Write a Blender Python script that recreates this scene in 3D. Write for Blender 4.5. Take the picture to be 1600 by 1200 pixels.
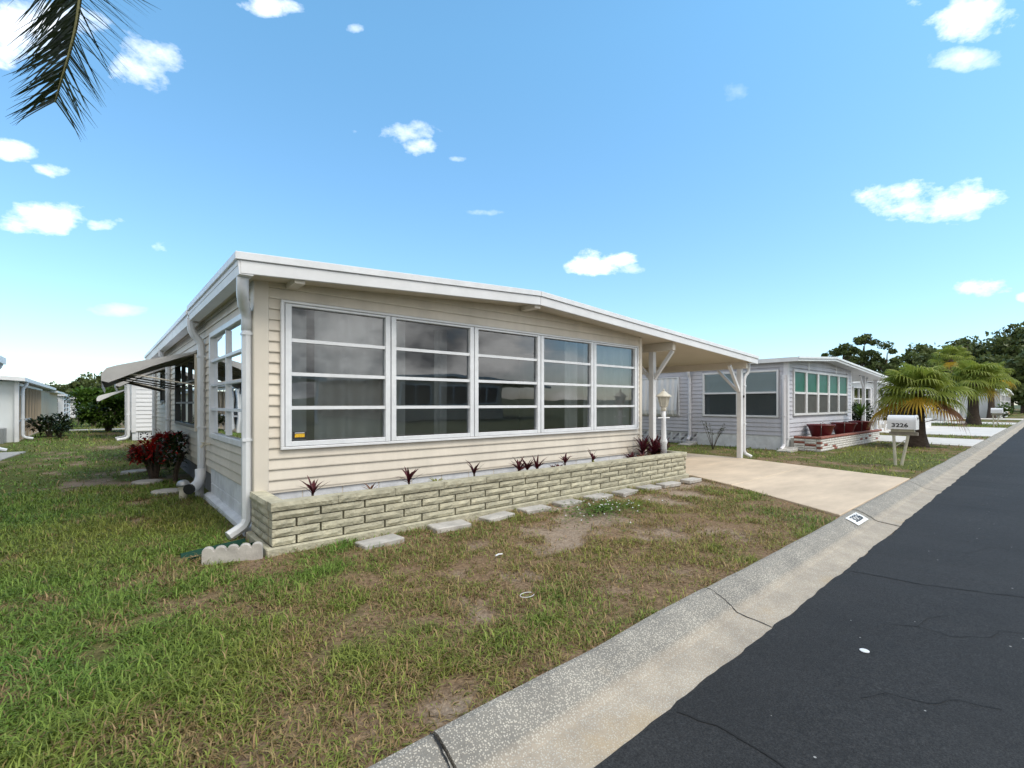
import bpy, bmesh, math, random
import numpy as np
from mathutils import Vector, Matrix
random.seed(7)
S = bpy.context.scene
for o in list(bpy.data.objects): bpy.data.objects.remove(o)
COL = S.collection
R = math.radians
# ------------------------------------------------------------------ camera
CAM_H = 1.22; FPX = 752.0; HEAD = R(49.5)          # house front runs along +X, depth along +Y
fw = Vector((math.cos(HEAD), math.sin(HEAD), 0)); rt = Vector((math.sin(HEAD), -math.cos(HEAD), 0))
cam = bpy.data.cameras.new('camera'); co = bpy.data.objects.new('camera', cam); COL.objects.link(co)
co.location = (0, 0, CAM_H); co.rotation_euler = (R(90), 0, HEAD - R(90))
cam.sensor_width = 36; cam.lens = 36 * FPX / 1600; cam.shift_y = 31 / 1600; cam.clip_start = .05; cam.clip_end = 3000
S.camera = co
S.render.resolution_x = 1024; S.render.resolution_y = 768
S.view_settings.view_transform = 'Standard'; S.view_settings.look = 'None'
S.view_settings.exposure = 0.98; S.view_settings.gamma = 1
SUN_DIR = Vector((0.25, -0.62, 0.95)).normalized()   # towards the sun
# ------------------------------------------------------------------ world
W = bpy.data.worlds.new('World'); S.world = W; W.use_nodes = True
nt = W.node_tree; nt.nodes.clear(); N = nt.nodes; L = nt.links
def nn(t, **k):
    n = N.new(t)
    for a, b in k.items(): setattr(n, a, b)
    return n
sky = nn('ShaderNodeTexSky', sky_type='NISHITA'); sky.sun_disc = False
sky.sun_elevation = math.asin(SUN_DIR.z); sky.sun_rotation = math.atan2(SUN_DIR.x, SUN_DIR.y)
sky.air_density = 1.0; sky.dust_density = 0.4; sky.ozone_density = 1.6
tc = nn('ShaderNodeTexCoord')
def px_dir(x, y): return (fw + rt * ((x - 800) / FPX) + Vector((0, 0, (631 - y) / FPX))).normalized()
def wmath(op, a, b=None, c=None):
    n = nn('ShaderNodeMath', operation=op)
    for i, v in enumerate((a, b, c)):
        if v is None: continue
        if isinstance(v, (int, float)): n.inputs[i].default_value = v
        else: L.new(v, n.inputs[i])
    return n.outputs[0]
nz = nn('ShaderNodeTexNoise'); nz.inputs['Scale'].default_value = 13; nz.inputs['Detail'].default_value = 7; nz.inputs['Roughness'].default_value = .62
mp = nn('ShaderNodeMapping'); mp.inputs['Scale'].default_value = (1, 1, 1.7); L.new(tc.outputs['Generated'], mp.inputs['Vector']); L.new(mp.outputs[0], nz.inputs['Vector'])
nzv = wmath('MULTIPLY', wmath('SUBTRACT', nz.outputs['Fac'], .5), 4.4)
clouds = [(20, 45, 150, 55, 1.0), (225, 95, 55, 42, .8), (15, 238, 45, 20, 1), (75, 268, 32, 14, 1), (62, 337, 68, 25, 1), (170, 350, 30, 10, .8), (258, 381, 26, 12, .8),
          (620, 208, 62, 16, .75), (655, 228, 28, 14, .75), (430, 10, 55, 18, .9), (760, 332, 30, 6, .35), (940, 410, 52, 20, 1), (985, 420, 25, 9, .6), (1450, 312, 105, 32, 1), (1500, 300, 40, 26, 1), (1520, 451, 50, 17, 1),
          (1505, 25, 100, 42, 1), (1510, 92, 62, 20, .6), (1600, 465, 14, 8, .8), (1150, 140, 24, 20, .25), (190, 485, 50, 10, .3), (715, 248, 14, 5, .4), (556, 44, 14, 8, .6)]
acc = None
def add_cloud(d, a, b, op, t=None, bb=None):
    global acc
    if t is None: t = Vector((-d.y, d.x, 0)).normalized(); bb = d.cross(t); bb = bb if bb.z > 0 else -bb
    def dot(v):
        n = nn('ShaderNodeVectorMath', operation='DOT_PRODUCT'); L.new(tc.outputs['Generated'], n.inputs[0]); n.inputs[1].default_value = v; return n.outputs['Value']
    u = wmath('SUBTRACT', dot(t / a), float(d.dot(t / a))); v = wmath('SUBTRACT', dot(bb / b), float(d.dot(bb / b)))
    r2 = wmath('ADD', wmath('MULTIPLY', u, u), wmath('MULTIPLY', v, v))
    front = wmath('GREATER_THAN', dot(d), 0.0)
    den = wmath('SUBTRACT', wmath('ADD', 0.75, nzv), wmath('MULTIPLY', r2, 1.0))
    den = wmath('MULTIPLY', wmath('MULTIPLY', wmath('MINIMUM', wmath('MAXIMUM', wmath('MULTIPLY', den, .75), 0), 1), op), front)
    acc = den if acc is None else wmath('MAXIMUM', acc, den)
for (x, y, a, b, op) in clouds:
    d = px_dir(x, y); k = 1 / math.sqrt(1 + ((x - 800) / FPX) ** 2 + ((631 - y) / FPX) ** 2) / FPX
    e = .5; tx = (px_dir(x + e, y) - px_dir(x - e, y)) ; ty = (px_dir(x, y - e) - px_dir(x, y + e))
    A = np.array([tx, ty]).T; D = np.linalg.pinv(A)      # dual basis: one unit = one picture pixel at that place of the sky
    add_cloud(d, a * 1.15, b * 1.15, op, Vector(D[0]), Vector(D[1]))
rc = random.Random(5)
for i in range(22):                                   # the same kind of small clouds round the rest of the sky
    az = HEAD + R(55) + rc.random() * R(250); el = R(rc.uniform(8, 55))
    a = rc.uniform(.05, .14)
    add_cloud(Vector((math.cos(az) * math.cos(el), math.sin(az) * math.cos(el), math.sin(el))), a, a * rc.uniform(.25, .45), rc.uniform(.6, 1))
# sky colour, a little more cyan, paler near the horizon as the photo
hs = nn('ShaderNodeMix', data_type='RGBA', blend_type='MULTIPLY'); hs.inputs['Factor'].default_value = 1
L.new(sky.outputs[0], hs.inputs['A']); 
sx = nn('ShaderNodeSeparateXYZ'); L.new(tc.outputs['Generated'], sx.inputs[0])
tr_ = nn('ShaderNodeValToRGB'); L.new(sx.outputs['Z'], tr_.inputs[0]); tr_.color_ramp.elements[0].position = .0; tr_.color_ramp.elements[0].color = (.61, .67, .76, 1); tr_.color_ramp.elements[1].position = .6; tr_.color_ramp.elements[1].color = (.70, 1.04, 1.02, 1)
L.new(tr_.outputs[0], hs.inputs['B'])
# the cloud deck behind the camera that the window glass mirrors
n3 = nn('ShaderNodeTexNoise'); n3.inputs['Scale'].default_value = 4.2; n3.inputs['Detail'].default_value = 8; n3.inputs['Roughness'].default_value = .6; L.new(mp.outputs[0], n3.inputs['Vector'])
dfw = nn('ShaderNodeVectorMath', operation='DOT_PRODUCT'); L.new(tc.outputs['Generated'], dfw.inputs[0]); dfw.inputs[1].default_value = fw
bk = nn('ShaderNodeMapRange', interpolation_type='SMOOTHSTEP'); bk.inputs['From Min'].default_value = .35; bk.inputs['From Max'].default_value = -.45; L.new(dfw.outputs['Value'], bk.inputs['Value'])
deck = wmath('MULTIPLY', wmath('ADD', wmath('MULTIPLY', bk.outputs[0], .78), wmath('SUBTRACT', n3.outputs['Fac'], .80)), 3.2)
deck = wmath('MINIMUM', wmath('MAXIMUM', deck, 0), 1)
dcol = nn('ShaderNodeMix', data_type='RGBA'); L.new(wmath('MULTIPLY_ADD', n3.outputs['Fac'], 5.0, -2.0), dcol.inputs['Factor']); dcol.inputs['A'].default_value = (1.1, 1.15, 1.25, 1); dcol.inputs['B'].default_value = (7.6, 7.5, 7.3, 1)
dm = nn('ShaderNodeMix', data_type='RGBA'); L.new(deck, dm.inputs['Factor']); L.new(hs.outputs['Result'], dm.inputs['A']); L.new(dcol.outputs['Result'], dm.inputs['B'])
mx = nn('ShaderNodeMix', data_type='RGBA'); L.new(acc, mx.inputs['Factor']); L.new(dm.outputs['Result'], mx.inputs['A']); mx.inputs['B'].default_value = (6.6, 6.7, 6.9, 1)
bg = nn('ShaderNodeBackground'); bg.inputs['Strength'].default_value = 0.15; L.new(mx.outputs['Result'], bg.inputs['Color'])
wo = nn('ShaderNodeOutputWorld'); L.new(bg.outputs[0], wo.inputs['Surface'])
# ------------------------------------------------------------------ sun (veiled: soft shadows)
sl = bpy.data.lights.new('sun', 'SUN'); sl.energy = 1.4; sl.angle = R(28); sl.color = (1, .93, .82)
so = bpy.data.objects.new('sun', sl); COL.objects.link(so); so.rotation_euler = SUN_DIR.to_track_quat('Z', 'Y').to_euler(); so.location = SUN_DIR * 30

# ------------------------------------------------------------------ materials
MATS = {}
def mat(name, col, rough=.6, noise=None, bump=None, metal=0, spec=.5, col2=None, stretch=None, trans=0, rand=0):
    """principled; noise=(scale, amount) mottles the colour, bump=(scale, strength, distance)"""
    if name in MATS: return MATS[name]
    m = bpy.data.materials.new(name); m.use_nodes = True; t = m.node_tree; p = t.nodes['Principled BSDF']
    p.inputs['Roughness'].default_value = rough; p.inputs['Metallic'].default_value = metal; p.inputs['Specular IOR Level'].default_value = spec
    p.inputs['Base Color'].default_value = (*col, 1)
    c = t.nodes.new('ShaderNodeTexCoord'); src = c.outputs['Object']
    g = t.nodes.new('ShaderNodeNewGeometry')
    mpn = t.nodes.new('ShaderNodeMapping'); t.links.new(g.outputs['Position'], mpn.inputs['Vector'])
    if stretch: mpn.inputs['Scale'].default_value = stretch
    if noise:
        n = t.nodes.new('ShaderNodeTexNoise'); n.inputs['Scale'].default_value = noise[0]; n.inputs['Detail'].default_value = 8; n.inputs['Roughness'].default_value = .65
        t.links.new(mpn.outputs[0], n.inputs['Vector'])
        r = t.nodes.new('ShaderNodeMapRange'); r.inputs['From Min'].default_value = .3; r.inputs['From Max'].default_value = .7
        t.links.new(n.outputs['Fac'], r.inputs['Value'])
        x = t.nodes.new('ShaderNodeMix'); x.data_type = 'RGBA'
        a = noise[1]; lo = col2 if col2 else tuple(v * (1 - a) for v in col); hi = col if col2 else tuple(min(1, v * (1 + a * .5)) for v in col)
        x.inputs['A'].default_value = (*lo, 1); x.inputs['B'].default_value = (*hi, 1)
        t.links.new(r.outputs[0], x.inputs['Factor']); t.links.new(x.outputs['Result'], p.inputs['Base Color'])
    if rand:                                          # every piece a slightly different shade
        oi = t.nodes.new('ShaderNodeObjectInfo'); rr_ = t.nodes.new('ShaderNodeMapRange'); rr_.inputs['To Min'].default_value = 1 - rand; rr_.inputs['To Max'].default_value = 1 + rand; t.links.new(oi.outputs['Random'], rr_.inputs['Value'])
        x2 = t.nodes.new('ShaderNodeMix'); x2.data_type = 'RGBA'; x2.blend_type = 'MULTIPLY'; x2.inputs['Factor'].default_value = 1
        bc = p.inputs['Base Color']
        if bc.links: t.links.new(bc.links[0].from_socket, x2.inputs['A'])
        else: x2.inputs['A'].default_value = (*col, 1)
        t.links.new(rr_.outputs[0], x2.inputs['B']); t.links.new(x2.outputs['Result'], bc)
    if bump:
        n = t.nodes.new('ShaderNodeTexNoise'); n.inputs['Scale'].default_value = bump[0]; n.inputs['Detail'].default_value = 6
        t.links.new(mpn.outputs[0], n.inputs['Vector'])
        b = t.nodes.new('ShaderNodeBump'); b.inputs['Strength'].default_value = bump[1]; b.inputs['Distance'].default_value = bump[2]
        t.links.new(n.outputs['Fac'], b.inputs['Height']); t.links.new(b.outputs[0], p.inputs['Normal'])
    if trans:
        tr = t.nodes.new('ShaderNodeBsdfTranslucent'); ms = t.nodes.new('ShaderNodeMixShader'); ms.inputs[0].default_value = trans
        bc = p.inputs['Base Color']
        if bc.links: t.links.new(bc.links[0].from_socket, tr.inputs['Color'])
        else: tr.inputs['Color'].default_value = (*col, 1)
        o = t.nodes['Material Output']; t.links.new(p.outputs[0], ms.inputs[1]); t.links.new(tr.outputs[0], ms.inputs[2]); t.links.new(ms.outputs[0], o.inputs['Surface'])
    MATS[name] = m; return m
def glass(name, tint=(.75, .8, .82), base=.06):
    m = bpy.data.materials.new(name); m.use_nodes = True; t = m.node_tree; t.nodes.clear()
    tr = t.nodes.new('ShaderNodeBsdfTransparent'); tr.inputs[0].default_value = (*tint, 1)
    gl = t.nodes.new('ShaderNodeBsdfGlossy'); gl.inputs['Roughness'].default_value = .015; gl.inputs['Color'].default_value = (.95, .97, 1, 1)
    fr = t.nodes.new('ShaderNodeFresnel'); fr.inputs['IOR'].default_value = 1.5
    n = t.nodes.new('ShaderNodeTexNoise'); n.inputs['Scale'].default_value = 1.1; g = t.nodes.new('ShaderNodeNewGeometry'); t.links.new(g.outputs['Position'], n.inputs['Vector'])
    b = t.nodes.new('ShaderNodeBump'); b.inputs['Strength'].default_value = .05; b.inputs['Distance'].default_value = .05; t.links.new(n.outputs['Fac'], b.inputs['Height']); t.links.new(b.outputs[0], gl.inputs['Normal'])
    a = t.nodes.new('ShaderNodeMath'); a.operation = 'MULTIPLY_ADD'; a.inputs[1].default_value = 1.25; a.inputs[2].default_value = base; a.use_clamp = True
    t.links.new(fr.outputs[0], a.inputs[0])
    ms = t.nodes.new('ShaderNodeMixShader'); o = t.nodes.new('ShaderNodeOutputMaterial')
    t.links.new(a.outputs[0], ms.inputs[0]); t.links.new(tr.outputs[0], ms.inputs[1]); t.links.new(gl.outputs[0], ms.inputs[2]); t.links.new(ms.outputs[0], o.inputs['Surface'])
    MATS[name] = m; return m
M_BEIGE = mat('beige_vinyl', (.63, .575, .49), .5, (1.6, .13), (60, .15, .002), stretch=(2.2, 2.2, .5), rand=.025)
M_BTRIM = mat('beige_trim', (.64, .59, .51), .5, (2, .08))
M_WHITE = mat('white_paint', (.69, .70, .72), .45, (2.2, .12))
M_ALU = mat('white_aluminium', (.70, .72, .75), .35, (6, .12))
M_DOWN = mat('downspout_enamel', (.66, .69, .73), .35, (4, .10))
M_BLOCKW = mat('white_block_paint', (.66, .68, .71), .7, (5, .22), (45, .5, .004))
M_SOFFIT = mat('soffit_beige', (.58, .52, .42), .6, (1.5, .08))
M_GREYV = mat('lavender_grey_vinyl', (.50, .50, .55), .5, (1.6, .12), stretch=(2, 2, .5), rand=.03)
M_GTRIM = mat('grey_trim', (.66, .66, .70), .5, (2, .08))
M_WVINYL = mat('white_vinyl', (.72, .73, .75), .5, (1.3, .06))
M_BRICK = mat('split_face_brick', (.44, .415, .31), .9, (9, .34), (38, 1.0, .012), rand=.13)
M_MORTAR = mat('planter_mortar', (.17, .16, .12), .95, (20, .3))
M_SOIL = mat('mulch_soil', (.10, .075, .055), .95, (30, .6), (60, 1, .02))
M_INT = mat('room_interior', (.45, .42, .38), .9, (2, .1))
M_CURT = mat('sheer_curtain', (.68, .67, .65), .9, (3, .06), trans=.35)
M_AWN = mat('awning_metal', (.47, .47, .47), .45, (5, .12))
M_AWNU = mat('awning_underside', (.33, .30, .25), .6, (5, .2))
M_BAR = mat('bronze_frame', (.06, .055, .05), .4)
M_CONC = mat('old_concrete', (.42, .40, .37), .9, (7, .36), (70, .5, .004), rand=.12)
M_DRIVE = mat('tan_driveway', (.57, .46, .34), .85, (1.1, .26), (90, .25, .003), stretch=(.6, 1.6, 1))
M_DRIVEW = mat('pale_driveway', (.58, .56, .53), .85, (1.1, .14), (90, .25, .003))
M_GREEN = mat('green_plastic', (.006, .045, .03), .7, spec=.2)
M_BLACK = mat('black_paint', (.015, .015, .017), .5)
M_TRUNK = mat('palm_trunk', (.075, .055, .042), .95, (9, .5), (25, 1, .03), stretch=(1, 1, 3))
M_BARK = mat('bark', (.10, .075, .055), .95, (8, .5), (20, 1, .03))
M_POT = mat('oxblood_pot', (.11, .012, .016), .28, (6, .25))
M_TERRA = mat('red_brick_cap', (.26, .10, .075), .85, (14, .35), (50, .6, .005))
M_WBRICK = mat('whitewashed_brick', (.62, .61, .59), .85, (11, .3), (40, .8, .008))
M_STEEL = mat('galvanised', (.38, .39, .40), .4, (10, .2), metal=.6)
M_WOOD = mat('grey_weathered_wood', (.17, .17, .175), .9, (6, .4), stretch=(4, 4, .6))
M_TAN = mat('tan_stucco', (.50, .41, .30), .8, (2, .1))
M_LAMP = mat('cream_lamp', (.60, .56, .47), .4, (8, .15))
M_DARK = mat('dark_screen_and_shade', (.012, .012, .014), .7)  # near-black: real screens, and panels with shade put in as colour
M_POST = mat('mail_post_cream', (.52, .50, .40), .6, (8, .2))
GL = glass('window_glass'); GL2 = glass('pale_window_glass', (.6, .66, .68), .08)
M_GREENSH = mat('green_shade', (.015, .13, .085), .45, (5, .3))
M_BLIND = mat('pale_blind', (.62, .66, .67), .8, (4, .05))

# ------------------------------------------------------------------ helpers
def tag(o, label, cat, group=None):
    o['label'] = label; o['category'] = cat
    if group: o['group'] = group
    return o
def wloc(o):
    v = Vector((0, 0, 0))
    while o is not None: v += Vector(o.location); o = o.parent
    return v
def thing(name, label, cat, loc=(0, 0, 0), rotz=0, group=None):
    o = bpy.data.objects.new(name, None); COL.objects.link(o); o.location = loc; o.rotation_euler = (0, 0, rotz); o.empty_display_size = .2
    return tag(o, label, cat, group)
class MB:
    def __init__(s): s.v = []; s.f = []; s.sm = False
    def add(s, vs, fs):
        n = len(s.v); s.v += [tuple(v) for v in vs]; s.f += [tuple(i + n for i in f) for f in fs]; return s
    def box(s, x0, x1, y0, y1, z0, z1):
        return s.add([(x0, y0, z0), (x1, y0, z0), (x1, y1, z0), (x0, y1, z0), (x0, y0, z1), (x1, y0, z1), (x1, y1, z1), (x0, y1, z1)],
                     [(0, 3, 2, 1), (4, 5, 6, 7), (0, 1, 5, 4), (1, 2, 6, 5), (2, 3, 7, 6), (3, 0, 4, 7)])
    def prism(s, poly, fn, a, b):                      # poly: 2-D points, fn(p, q, t) -> xyz, extruded t=a..b
        n = len(poly); vs = [fn(p, q, a) for p, q in poly] + [fn(p, q, b) for p, q in poly]
        return s.add(vs, [tuple(range(n))[::-1], tuple(range(n, 2 * n))] + [(i, (i + 1) % n, n + (i + 1) % n, n + i) for i in range(n)])
    def tube(s, pts, r, n=8, sq=False, cap=True):
        pts = [Vector(p) for p in pts]; rs = r if isinstance(r, (list, tuple)) else [r] * len(pts); base = len(s.v); up = None
        for i, p in enumerate(pts):
            d = (pts[min(i + 1, len(pts) - 1)] - pts[max(i - 1, 0)]).normalized()
            if up is None: up = Vector((0, 0, 1)) if abs(d.z) < .9 else Vector((0, 1, 0))
            a = d.cross(up).normalized(); b = a.cross(d).normalized(); up = b
            for k in range(n):
                an = 2 * math.pi * (k + (.5 if sq else 0)) / n
                s.v.append(tuple(p + a * math.cos(an) * rs[i] + b * math.sin(an) * rs[i]))
        for i in range(len(pts) - 1):
            for k in range(n):
                s.f.append((base + i * n + k, base + i * n + (k + 1) % n, base + (i + 1) * n + (k + 1) % n, base + (i + 1) * n + k))
        if cap: s.f.append(tuple(base + k for k in range(n))[::-1]); s.f.append(tuple(base + (len(pts) - 1) * n + k for k in range(n)))
        return s
    def lathe(s, c, prof, n=16):
        base = len(s.v)
        for r, z in prof:
            for k in range(n): s.v.append((c[0] + r * math.cos(2 * math.pi * k / n), c[1] + r * math.sin(2 * math.pi * k / n), c[2] + z))
        for i in range(len(prof) - 1):
            for k in range(n): s.f.append((base + i * n + k, base + i * n + (k + 1) % n, base + (i + 1) * n + (k + 1) % n, base + (i + 1) * n + k))
        s.f.append(tuple(base + k for k in range(n))[::-1]); s.f.append(tuple(base + (len(prof) - 1) * n + k for k in range(n)))
        return s
    def build(s, name, m, parent=None, local=False, smooth=False, bevel=0, fix=True):
        off = Vector((0, 0, 0)) if (local or parent is None) else wloc(parent)
        me = bpy.data.meshes.new(name); me.from_pydata([tuple(Vector(v) - off) for v in s.v], [], s.f)
        if fix:
            bm = bmesh.new(); bm.from_mesh(me); bmesh.ops.recalc_face_normals(bm, faces=bm.faces)
            if bevel: bmesh.ops.bevel(bm, geom=[e for e in bm.edges if e.is_manifold and e.calc_face_angle(0) > .5], offset=bevel, segments=1, affect='EDGES', clamp_overlap=True)
            bm.to_mesh(me); bm.free()
        if smooth:
            for p in me.polygons: p.use_smooth = True
        me.materials.append(m); me.update()
        o = bpy.data.objects.new(name, me); COL.objects.link(o); o.parent = parent
        return o
def struct(name, mb, m, **k):
    o = mb.build(name, m, **k); o['kind'] = 'structure'; return o
def share(name, mesh, parent, loc, scale=(1, 1, 1), rot=(0, 0, 0)):
    o = bpy.data.objects.new(name, mesh); COL.objects.link(o); o.parent = parent
    o.location = Vector(loc) - (wloc(parent) if parent else Vector((0, 0, 0))); o.scale = scale; o.rotation_euler = rot; return o
def copy_tree(o, parent=None):
    c = o.copy(); COL.objects.link(c); c.parent = parent
    for ch in list(o.children): copy_tree(ch, c)
    return c
def text_mesh(name, txt, size, m, parent, loc, rot, ext=.001, wx=1.0, bold=.03):
    cu = bpy.data.curves.new(name, 'FONT'); cu.body = txt; cu.size = size; cu.extrude = ext; cu.align_x = 'CENTER'; cu.align_y = 'CENTER'; cu.offset = size * bold
    t = bpy.data.objects.new(name, cu); COL.objects.link(t); bpy.context.view_layer.update()
    me = bpy.data.meshes.new_from_object(t.evaluated_get(bpy.context.evaluated_depsgraph_get())); bpy.data.objects.remove(t)
    me.materials.clear(); me.materials.append(m)
    o = bpy.data.objects.new(name, me); COL.objects.link(o); o.parent = parent
    o.location = Vector(loc) - (wloc(parent) if parent else Vector((0, 0, 0))); o.rotation_euler = rot; o.scale = (wx, 1, 1); return o
# numpy value noise
def vnoise(x, y, seed=0):
    xi = np.floor(x).astype(np.int64); yi = np.floor(y).astype(np.int64); xf = x - xi; yf = y - yi
    def h(a, b):
        n = (a * 374761393 + b * 668265263 + seed * 1442695041) & 0xffffffff
        n = ((n ^ (n >> 13)) * 1274126177) & 0xffffffff
        return ((n ^ (n >> 16)) & 0xffff) / 65535.0
    u = xf * xf * (3 - 2 * xf); v = yf * yf * (3 - 2 * yf)
    return (h(xi, yi) * (1 - u) + h(xi + 1, yi) * u) * (1 - v) + (h(xi, yi + 1) * (1 - u) + h(xi + 1, yi + 1) * u) * v
def fbm(x, y, seed=0, o=4):
    s = 0; a = .5; t = 0
    for i in range(o): s = s + a * vnoise(x * 2 ** i + 17.3 * i, y * 2 ** i - 9.1 * i, seed + i); t += a; a *= .55
    return s / t
def sstep(a, b, x): t = np.clip((x - a) / (b - a), 0, 1); return t * t * (3 - 2 * t)

# ------------------------------------------------------------------ the setting: lawn, kerb, road, drives
KS = .0203                                            # the road runs 1.2 degrees off the house fronts
def kerb_y(x): return 1.526 + KS * x
def patches(x, y):
    """bare sand, dead thatch and green share of the lawn at x, y"""
    n = fbm(x * 1.2, y * 1.2, 3); n2 = fbm(x * 3.1 + 5, y * 3.1, 11); n3 = fbm(x * .35, y * .35, 21)
    front = sstep(.3, 2.2, x) * (1 - sstep(5.2, 6.2, y)) * (1 - sstep(8.5, 10.5, x))   # the worn front plot
    nearp = sstep(2.0, 4.0, x) * sstep(2.3, 3.4, y) * (1 - sstep(4.3, 4.6, y)) * (1 - sstep(7.8, 9.2, x))
    side = sstep(-1.4, -.2, x) * (1 - sstep(1.0, 1.2, x)) * sstep(5.0, 6.0, y) * (1 - sstep(14, 18, y))
    bare = sstep(.62, .80, n * .42 + n2 * .58 + .06 * front + .15 * nearp + .11 * side)
    dead = sstep(.40, .60, n2 * .55 + n3 * .2 + n * .25 + .17 * front + .05 * side - .06 - .08 * (1 - sstep(-2, 1.2, x)))
    return bare, dead
near_s = np.arange(-9, 14, .085); ss = np.concatenate([-9 - np.geomspace(.2, 90, 40)[::-1], near_s, 14 + np.geomspace(.2, 160, 70)])
near_t = np.arange(0, 10.5, .085); tt = np.concatenate([near_t, 10.5 + np.geomspace(.2, 160, 70)])
gx, gy0 = np.meshgrid(ss, tt); gy = kerb_y(gx) + gy0
ba, de = patches(gx, gy)
gz = (fbm(gx * 1.7, gy * 1.7, 31) - .5) * .05 * np.minimum(1, gy0 / .4) - .012 - .02 * ba * np.minimum(1, gy0 / .4)
me = bpy.data.meshes.new('lawn'); nr, nc = gx.shape
idx = np.arange(nr * nc).reshape(nr, nc); fcs = np.stack([idx[:-1, :-1], idx[:-1, 1:], idx[1:, 1:], idx[1:, :-1]], -1).reshape(-1, 4)
me.vertices.add(nr * nc); me.vertices.foreach_set('co', np.stack([gx, gy, gz], -1).ravel())
me.loops.add(fcs.size); me.loops.foreach_set('vertex_index', fcs.ravel()); me.polygons.add(len(fcs)); me.polygons.foreach_set('loop_start', np.arange(0, fcs.size, 4)); me.polygons.foreach_set('loop_total', np.full(len(fcs), 4))
me.update(); me.validate()
for nm, arr in (('bare', ba), ('dead', de)):
    at = me.attributes.new(nm, 'FLOAT', 'POINT'); at.data.foreach_set('value', arr.ravel().astype(np.float32))
for p in me.polygons: p.use_smooth = True
gm = bpy.data.materials.new('lawn_ground'); gm.use_nodes = True; t = gm.node_tree; P = t.nodes['Principled BSDF']; P.inputs['Roughness'].default_value = .95; P.inputs['Specular IOR Level'].default_value = .1
def tn(ty, **k):
    n = t.nodes.new(ty)
    for a, b in k.items(): setattr(n, a, b)
    return n
gp = tn('ShaderNodeNewGeometry'); n1 = tn('ShaderNodeTexNoise'); n1.inputs['Scale'].default_value = 38; n1.inputs['Detail'].default_value = 6; n1.inputs['Roughness'].default_value = .75; t.links.new(gp.outputs['Position'], n1.inputs['Vector'])
n2 = tn('ShaderNodeTexNoise'); n2.inputs['Scale'].default_value = 5; n2.inputs['Detail'].default_value = 5; t.links.new(gp.outputs['Position'], n2.inputs['Vector'])
def mixc(f, a, b):
    x = tn('ShaderNodeMix', data_type='RGBA')
    for s_, v in (('Factor', f), ('A', a), ('B', b)):
        if isinstance(v, tuple): x.inputs[s_].default_value = (*v, 1)
        else: t.links.new(v, x.inputs[s_])
    return x.outputs['Result']
ab = tn('ShaderNodeAttribute', attribute_name='bare'); ad = tn('ShaderNodeAttribute', attribute_name='dead')
rg = tn('ShaderNodeMapRange'); rg.inputs['From Min'].default_value = .35; rg.inputs['From Max'].default_value = .65; t.links.new(n1.outputs['Fac'], rg.inputs['Value'])
green = mixc(rg.outputs[0], (.045, .055, .016), (.14, .16, .045)); thatch = mixc(rg.outputs[0], (.105, .068, .04), (.30, .205, .125)); sand = mixc(rg.outputs[0], (.19, .14, .10), (.40, .32, .245))
c1 = mixc(ad.outputs['Fac'], green, thatch); c2 = mixc(ab.outputs['Fac'], c1, sand); t.links.new(c2, P.inputs['Base Color'])
bu = tn('ShaderNodeBump'); bu.inputs['Strength'].default_value = .8; bu.inputs['Distance'].default_value = .02; t.links.new(n1.outputs['Fac'], bu.inputs['Height']); t.links.new(bu.outputs[0], P.inputs['Normal'])
me.materials.append(gm); lawn = bpy.data.objects.new('lawn', me); COL.objects.link(lawn); lawn['kind'] = 'structure'
MATS['lawn'] = gm
struct('ground', MB().add([(-900, -900, -.4), (900, -900, -.4), (900, 900, -.4), (-900, 900, -.4)], [(0, 1, 2, 3)]), mat('far_ground', (.07, .085, .03), .95, (.3, .3)))
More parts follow.
